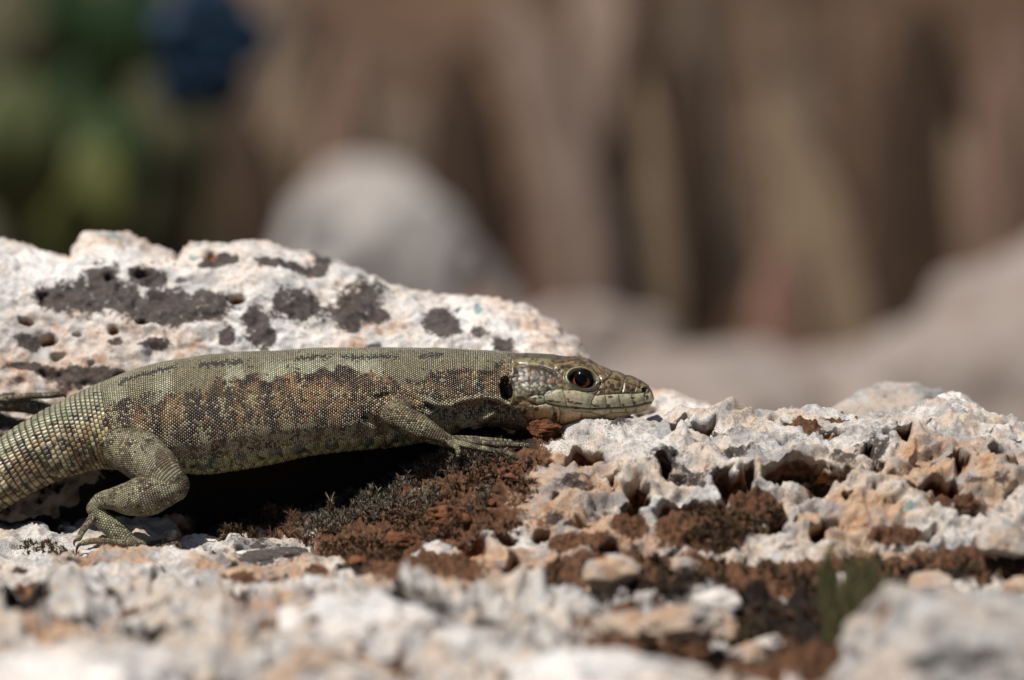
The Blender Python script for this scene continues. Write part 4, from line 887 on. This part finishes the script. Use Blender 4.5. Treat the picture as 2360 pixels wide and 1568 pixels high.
def lone_sprig(px, py, Y, h, seed, label):
    rs = np.random.RandomState(seed); base = front_at(px, Y)
    root = link('moss_sprig', None, label=label, cat='moss sprig', loc=base)
    Vt, _, _, _, _ = tube([(0, 0, -h*.3), (0.004, 0, h*.2), (0.0, 0, h*.55)], [.010, .009, .007], 6, 4)
    n_ = len(Vt)
    link('stem', mesh_np('stem', Vt.reshape(-1, 3), grid_faces(n_, 6, True), {'tint': np.tile((.10, .06, .03), (n_*6, 1))}, mats=[M_moss]), root)
    n = 46; k = np.linspace(0, 1, n); a = k*n*2.4
    P = np.stack([.006*np.cos(a), .006*np.sin(a), h*(.25+.45*k)], -1)
    D = np.stack([np.cos(a)*.42, np.sin(a)*.42, .9+0*a], -1); D /= np.linalg.norm(D, axis=1)[:, None]
    c0 = np.where((rs.uniform(size=n) < .5)[:, None], (.16, .11, .055), (.07, .045, .025))
    link('leaf_bud', blade_mesh('leaf_bud', P, D, np.full(n, h*.20), np.full(n, .012), np.full(n, -.35), M_moss, c0, c0*1.6, seed), root)
    n = 7; a = rs.uniform(0, 6.28, n); P = np.tile((0, 0, h*.75), (n, 1)); D = np.stack([np.cos(a)*.5, np.sin(a)*.5, 1+0*a], -1); D /= np.linalg.norm(D, axis=1)[:, None]
    cc = np.tile((.30, .25, .18), (n, 1))
    link('hair_tip', blade_mesh('hair_tip', P, D, np.full(n, h*.33), np.full(n, .0035), rs.normal(0, .3, n), M_moss, cc, cc, seed+1), root)
lone_sprig(765, 1150, -.35, .36, 5, 'single dry moss sprig with hair tip standing before the dark hollow')
lone_sprig(868, 1085, .1, .22, 6, 'tiny hairy moss sprig under the belly plates in shadow')
lone_sprig(815, 1090, .0, .24, 8, 'small pale haired moss sprig close under the belly in the hollow')

# small stones and chips near the lizard
stone('rock_chip', Vector(front_at(705, .35))+Vector((0, 0, .05)), (.22, .2, .16), 41, M_front, 'small pale rock fragment half hidden in the hollow under the belly', nu=60, nv=40, fscale=.5)
stone('rock_chip', Vector(front_at(545, -.35))+Vector((0, 0, .03)), (.09, .08, .07), 43, M_front, 'pea sized brown pebble in the shade behind the hind knee', nu=40, nv=28, fscale=.4)
stone('dark_stone', Vector(front_at(560, -1.35))+Vector((0.15, 0, -.02)), (.62, .42, .16), 44, M_back, 'flat black lichen covered stone with white flecks by the moss', nu=120, nv=70, lich=3.0, fscale=.5, amp=.06)
stone('pale_stone', Vector(front_at(440, -.02))+Vector((0, 0, -.10)), (.34, .22, .26), 45, M_back, 'pale stone with round dark hole behind the spread hind toes', nu=160, nv=90, fscale=.7)
# far hind foot resting on the pale rock is part of the lizard (see limbs); clods of soil by the front foot
for i, (px, Y, r, lb) in enumerate([(1258, .12, .14, 'largest rusty soil clod wedged under the lizard throat'), (1180, -.6, .09, 'rusty soil crumb just below the front claws'), (1030, -1.3, .16, 'red brown soil clod on the moss slope under the wrist'), (930, -1.7, .14, 'red brown soil clod low on the mossy slope')]):
    stone('soil_clod', Vector(front_at(px, Y))+Vector((0, 0, r*.25)), (r*1.5, r, r*.75), 50+i, None, lb, nu=70, nv=46, amp=.25, cat='soil clod', fscale=.3)
M_soil = plain('rusty_soil', (0.085, 0.034, 0.016), (0.27, 0.115, 0.055), 12, 0.95, 0.15, bump=.8, bscale=40)
for o in bpy.data.objects:
    if o.name.startswith('soil_clod'): o.data.materials.clear(); o.data.materials.append(M_soil)

# ------------------------------------------------------------------ out of focus background
def bg_stone(px, py, Y, rx, rz, seed, label, mat=None):
    b_ = P_(px, py, Y); g_ = float(ground_z(b_.x, b_.y)); tz_ = b_.z+rz; rz = (tz_-g_)*.62; b_.z = tz_-rz
    stone('boulder', b_, (rx, rx*.8, rz), seed, mat or M_far, label, nu=90, nv=60, amp=.08, fscale=3.0, cat='boulder')
bg_stone(870, 690, 54, 3.5, 2.6, 61, 'pale grey boulder far out of focus behind the lichen covered rock', M_pale)
bg_stone(2420, 930, 44, 4.2, 2.9, 62, 'grey boulder out of focus beyond the white hump of the pitted rock')
bg_stone(1600, 980, 44, 3.6, 1.6, 63, 'low brownish boulder out of focus behind the snout')
bg_stone(2000, 1040, 46, 4.0, 2.0, 64, 'broad grey boulder out of focus behind the grey knob')
bg_stone(1330, 860, 50, 2.6, 1.7, 66, 'reddish brown boulder out of focus above the sloping white rock')
def leaf_blade(name, pts, w, mat, parent=None, thick=.12, **kw):
    """a long strap: tapering, slightly folded, with thickness"""
    pts = np.asarray(pts, float); n = 14; t = np.linspace(0, 1, n); k = np.linspace(0, 1, len(pts))
    C = np.stack([np.interp(t, k, pts[:, i]) for i in range(3)], -1); C = blur(C, 2, 0)
    d = np.gradient(C, axis=0); d /= np.linalg.norm(d, axis=1)[:, None]
    s = np.cross(d, [0, -1, 0.2]); s /= np.linalg.norm(s, axis=1)[:, None]; nn = np.cross(s, d)
    ww = w*(np.sin(np.clip(t*.92+.08, 0, 1)*math.pi))**.6
    prof = [(-1, 0), (-.5, -.25), (0, -.4), (.5, -.25), (1, 0), (.5, .12), (0, 0.02), (-.5, .12)]
    V = np.stack([C + s*(ww*a)[:, None] + nn*(ww*b*thick*4)[:, None] for a, b in prof], 1)
    return link(name, mesh_np(name, V.reshape(-1, 3), grid_faces(n, 8, True), mats=[mat]), parent, **kw)
def bgp(px, py, Y): return at(px, py, Y)
def rooted(pts):
    q = np.array(pts[0]); d = q-np.array(pts[1]); d = d/max(abs(d[2]), .5)
    z = float(ground_z(q[0], q[1]))-.3; k = max(q[2]-z, 0.3)
    return [q+np.array([d[0]*k*.6, d[1]*k*.3, -k]), (q+(q+np.array([d[0]*k*.6, d[1]*k*.3, -k])))/2] + list(pts)
M_dry = [plain('dry_stem_tan', (0.26, 0.185, 0.118), (0.17, 0.12, 0.075), .8), plain('dry_stem_pink', (0.215, 0.135, 0.095), (0.14, 0.085, 0.06), .8), plain('dry_stem_grey', (0.16, 0.118, 0.085), (0.095, 0.068, 0.048), .8), plain('dry_stem_dark', (0.036, 0.021, 0.012), (0.062, 0.036, 0.022), .8)]
rs = random.Random(11)
# x0 y0 (foot) x1 y1 (tip) depth half-width material label
STEMS = [(1900, 640, 1750, 150, 42, .62, 0, 'wide straw coloured dry stalk leaning, out of focus'), (1990, 700, 1810, 240, 40, .40, 0, 'straw coloured stalk close beside the wide one, out of focus'),
         (1340, 430, 1130, -60, 44, .72, 4, 'broad pinkish grey dry leaf leaning over the brown boulder, out of focus'), (1450, 200, 1330, -80, 50, .85, 4, 'broad pinkish grey leaf tip, highest of its pair, out of focus'),
         (760, 500, 800, 60, 42, .62, 1, 'brown upright stalk rising behind the pale boulder, out of focus'), (2300, 640, 2290, 100, 42, .80, 1, 'thick russet stalk before dark shade, out of focus'),
         (1270, 700, 1260, 360, 46, .62, 5, 'reddish dry leaf standing over the brown boulder, out of focus'), (1640, 420, 1560, -60, 52, .40, 2, 'thin grey brown stalk between the pinkish leaf and the straw stalk'),
         (610, 180, 640, -60, 54, .95, 2, 'grey olive dry leaf clump beside the blue flower, out of focus'), (1500, 760, 1470, 380, 48, .55, 2, 'short grey stalk behind the brown boulder, out of focus'),
         (1075, 640, 1050, 60, 46, 1.0, 3, 'dark brown strip added as a shaded gap before the pinkish grey leaf, out of focus'), (2125, 640, 2120, -60, 48, 1.2, 3, 'dark brown strip added as a shaded gap beside the russet stalk, out of focus'), (1570, 600, 1560, 80, 48, .7, 3, 'dark brown strip added as a shaded gap between straw and pinkish stalks, out of focus'), (560, 520, 540, 230, 46, .9, 3, 'dark brown strip added as a shaded gap close to the blue flower, out of focus'),  # dark strips added to stand for the shaded gaps between stalks
         (1780, 900, 1800, 560, 40, .80, 5, 'dull red brown leaf below the straw stalk, out of focus'), (960, 420, 920, 220, 50, .6, 2, 'faint brown leaf over the pale boulder, out of focus')]
STEMS = [(a, b, c, d, e+16, f*1.2, g, h) for a, b, c, d, e, f, g, h in STEMS]
M_dry += [plain('dry_leaf_pinkgrey', (0.27, 0.195, 0.15), (0.19, 0.13, 0.10), .8), plain('dry_leaf_red', (0.19, 0.10, 0.070), (0.13, 0.075, 0.055), .8)]
for (x0, y0, x1, y1, Y, w, m, lb) in STEMS:
    leaf_blade('dry_stalk', rooted([bgp(x0, y0+120, Y), bgp((x0+x1)/2+12, (y0+y1)/2, Y+.6), bgp(x1, y1, Y+1.2)]), w, M_dry[m], label=lb, cat='dry stalk', group='blurred dry stalks behind the rocks')
for i in range(70):
    x = rs.uniform(560, 2500); Y = rs.uniform(56, 105); lean = rs.uniform(-160, 120); y0 = rs.uniform(520, 900); y1 = y0-rs.uniform(420, 900)
    if 1020 < x < 1120 or 2060 < x < 2190: continue
    m = rs.choice([0, 1, 1, 2, 2, 3, 3])
    leaf_blade('dry_stalk', rooted([bgp(x, y0, Y), bgp(x+lean*.4, (y0+y1)/2, Y), bgp(x+lean, y1, Y+1)]), rs.uniform(.25, .8), M_dry[m], label=['thin straw coloured stalk lost in the blur behind the rocks', 'thin russet dry stalk lost in the blur behind the rocks', 'thin grey brown stalk lost in the blur behind the rocks', 'thin dark brown stalk lost in the blur behind the rocks'][m], cat='dry stalk', group='thin dry stalks lost in the blur')
M_green = [plain('leaf_dark', (0.008, 0.026, 0.006), (0.016, 0.040, 0.008), .9, .6), plain('leaf_olive', (0.085, 0.092, 0.032), (0.058, 0.070, 0.022), .9, .6), plain('leaf_mid', (0.022, 0.046, 0.010), (0.026, 0.040, 0.012), .9, .6)]
plant = link('green_plant', None, label='green leafy plant, blurred, behind the highest part of the lichen rock', cat='plant', loc=bgp(150, 700, 40)); org = Vector(plant.location)
LEAVES = [(40, 330, 1, .9, .1), (-40, 420, 1, .9, -.2), (110, 420, 3, .7, .5), (200, 480, 3, .8, .4), (300, 500, 4, .7, -.3), (120, 540, 4, 1.0, .2), (240, 400, 2, .8, .5), (180, 300, 0, .9, .4), (230, 180, 0, .9, .3), (300, 80, 0, .9, .2), (150, 60, 0, .9, -.2), (20, 100, 4, .9, .2), (-60, 200, 4, .8, .1),
          (400, 330, 4, .8, -.9), (450, 400, 4, .7, -.8), (350, 240, 0, .7, -.6), (330, 560, 4, .8, .3), (20, 500, 2, .6, .2), (-120, 330, 1, .9, .3), (-180, 100, 0, .9, 0.), (-200, 480, 3, .9, .2), (80, 640, 4, .9, .1), (260, 620, 4, .9, -.1), (-80, 620, 4, .9, .1), (400, 520, 0, .5, -.4), (500, 330, 0, .8, .3)]
M_green += [plain('leaf_yellow', (0.115, 0.118, 0.030), (0.085, 0.095, 0.026), .9, .6), plain('leaf_dull', (0.10, 0.088, 0.046), (0.07, 0.07, 0.035), .9, .6)]
for i, (x, y, m, w, a) in enumerate(LEAVES):
    Y = 52 + (i*7 % 20) + (10 if m == 0 else 0); w = w*1.2
    o = leaf_blade('leaf', [bgp(x-70*a, y+170, Y), bgp(x, y, Y-.4), bgp(x+90*a, y-170, Y)], w, M_green[m], plant); o.location = -org
for i in range(3):
    o = leaf_blade('stem', [bgp(100+90*i, 1500, 58+i), bgp(100+90*i, 760, 58+i), bgp(120+80*i, 380, 58+i), bgp(90+110*i, 0, 58+i)], .12, M_green[1], plant); o.location = -org
M_blue = plain('petal_blue', (0.006, 0.024, 0.056), (0.008, 0.028, 0.055), 1.0, .6)
fl = link('blue_flower', None, label='deep blue flower head, blurred, beside the dark green leaves', cat='flower', loc=bgp(480, 105, 52)); org = Vector(fl.location)
for i in range(16):
    a = i*2.4; r = 70+13*i
    o = leaf_blade('petal', [bgp(480, 105, 52), bgp(480+r*.4*math.cos(a), 105+r*.45*math.sin(a), 51.6), bgp(480+r*.6*math.cos(a), 105+r*.8*math.sin(a), 52)], .55, M_blue, fl); o.location = -org
o = leaf_blade('stem', [bgp(495, 1500, 53), bgp(490, 800, 53), bgp(485, 400, 52.6), bgp(480, 115, 52.4)], .1, M_green[1], fl); o.location = -org
# small green tuft in the near earth
M_tuft = plain('tuft_green', (0.060, 0.062, 0.022), (0.100, 0.088, 0.040), 2.0, .6)
tf = link('grass_tuft', None, label='blurred olive green grass tuft growing from dark earth by the pale boulder', cat='grass tuft', loc=at(1960, 1540, -5.6)); org = Vector(tf.location)
for i in range(60):
    x = rs.uniform(1895, 2035); Y = rs.uniform(-6.2, -4.8); h = rs.uniform(120, 230); y0 = rs.uniform(1440, 1540)
    o = leaf_blade('grass_leaf', [at(x, y0, Y), at(x+rs.uniform(-14, 14), y0-h*.6, Y), at(x+rs.uniform(-40, 40), y0-h, Y)], rs.uniform(.025, .05), M_tuft, tf); o.location = -org

for i in range(12):
    px = rs.uniform(820, 1260); Y = -2.2+(px-820)/440*1.6+rs.uniform(-.25, .35); r = rs.uniform(.04, .09)
    stone('soil_clod', Vector(front_at(px, Y))+Vector((0, 0, r*.3)), (r*1.6, r, r*.8), 70+i, M_soil, 'crumb of rusty soil among the curled moss on the slope', group='crumbs of rusty soil on the moss slope', nu=36, nv=24, amp=.25, cat='soil clod', fscale=.3, rotz=rs.uniform(0, 6))
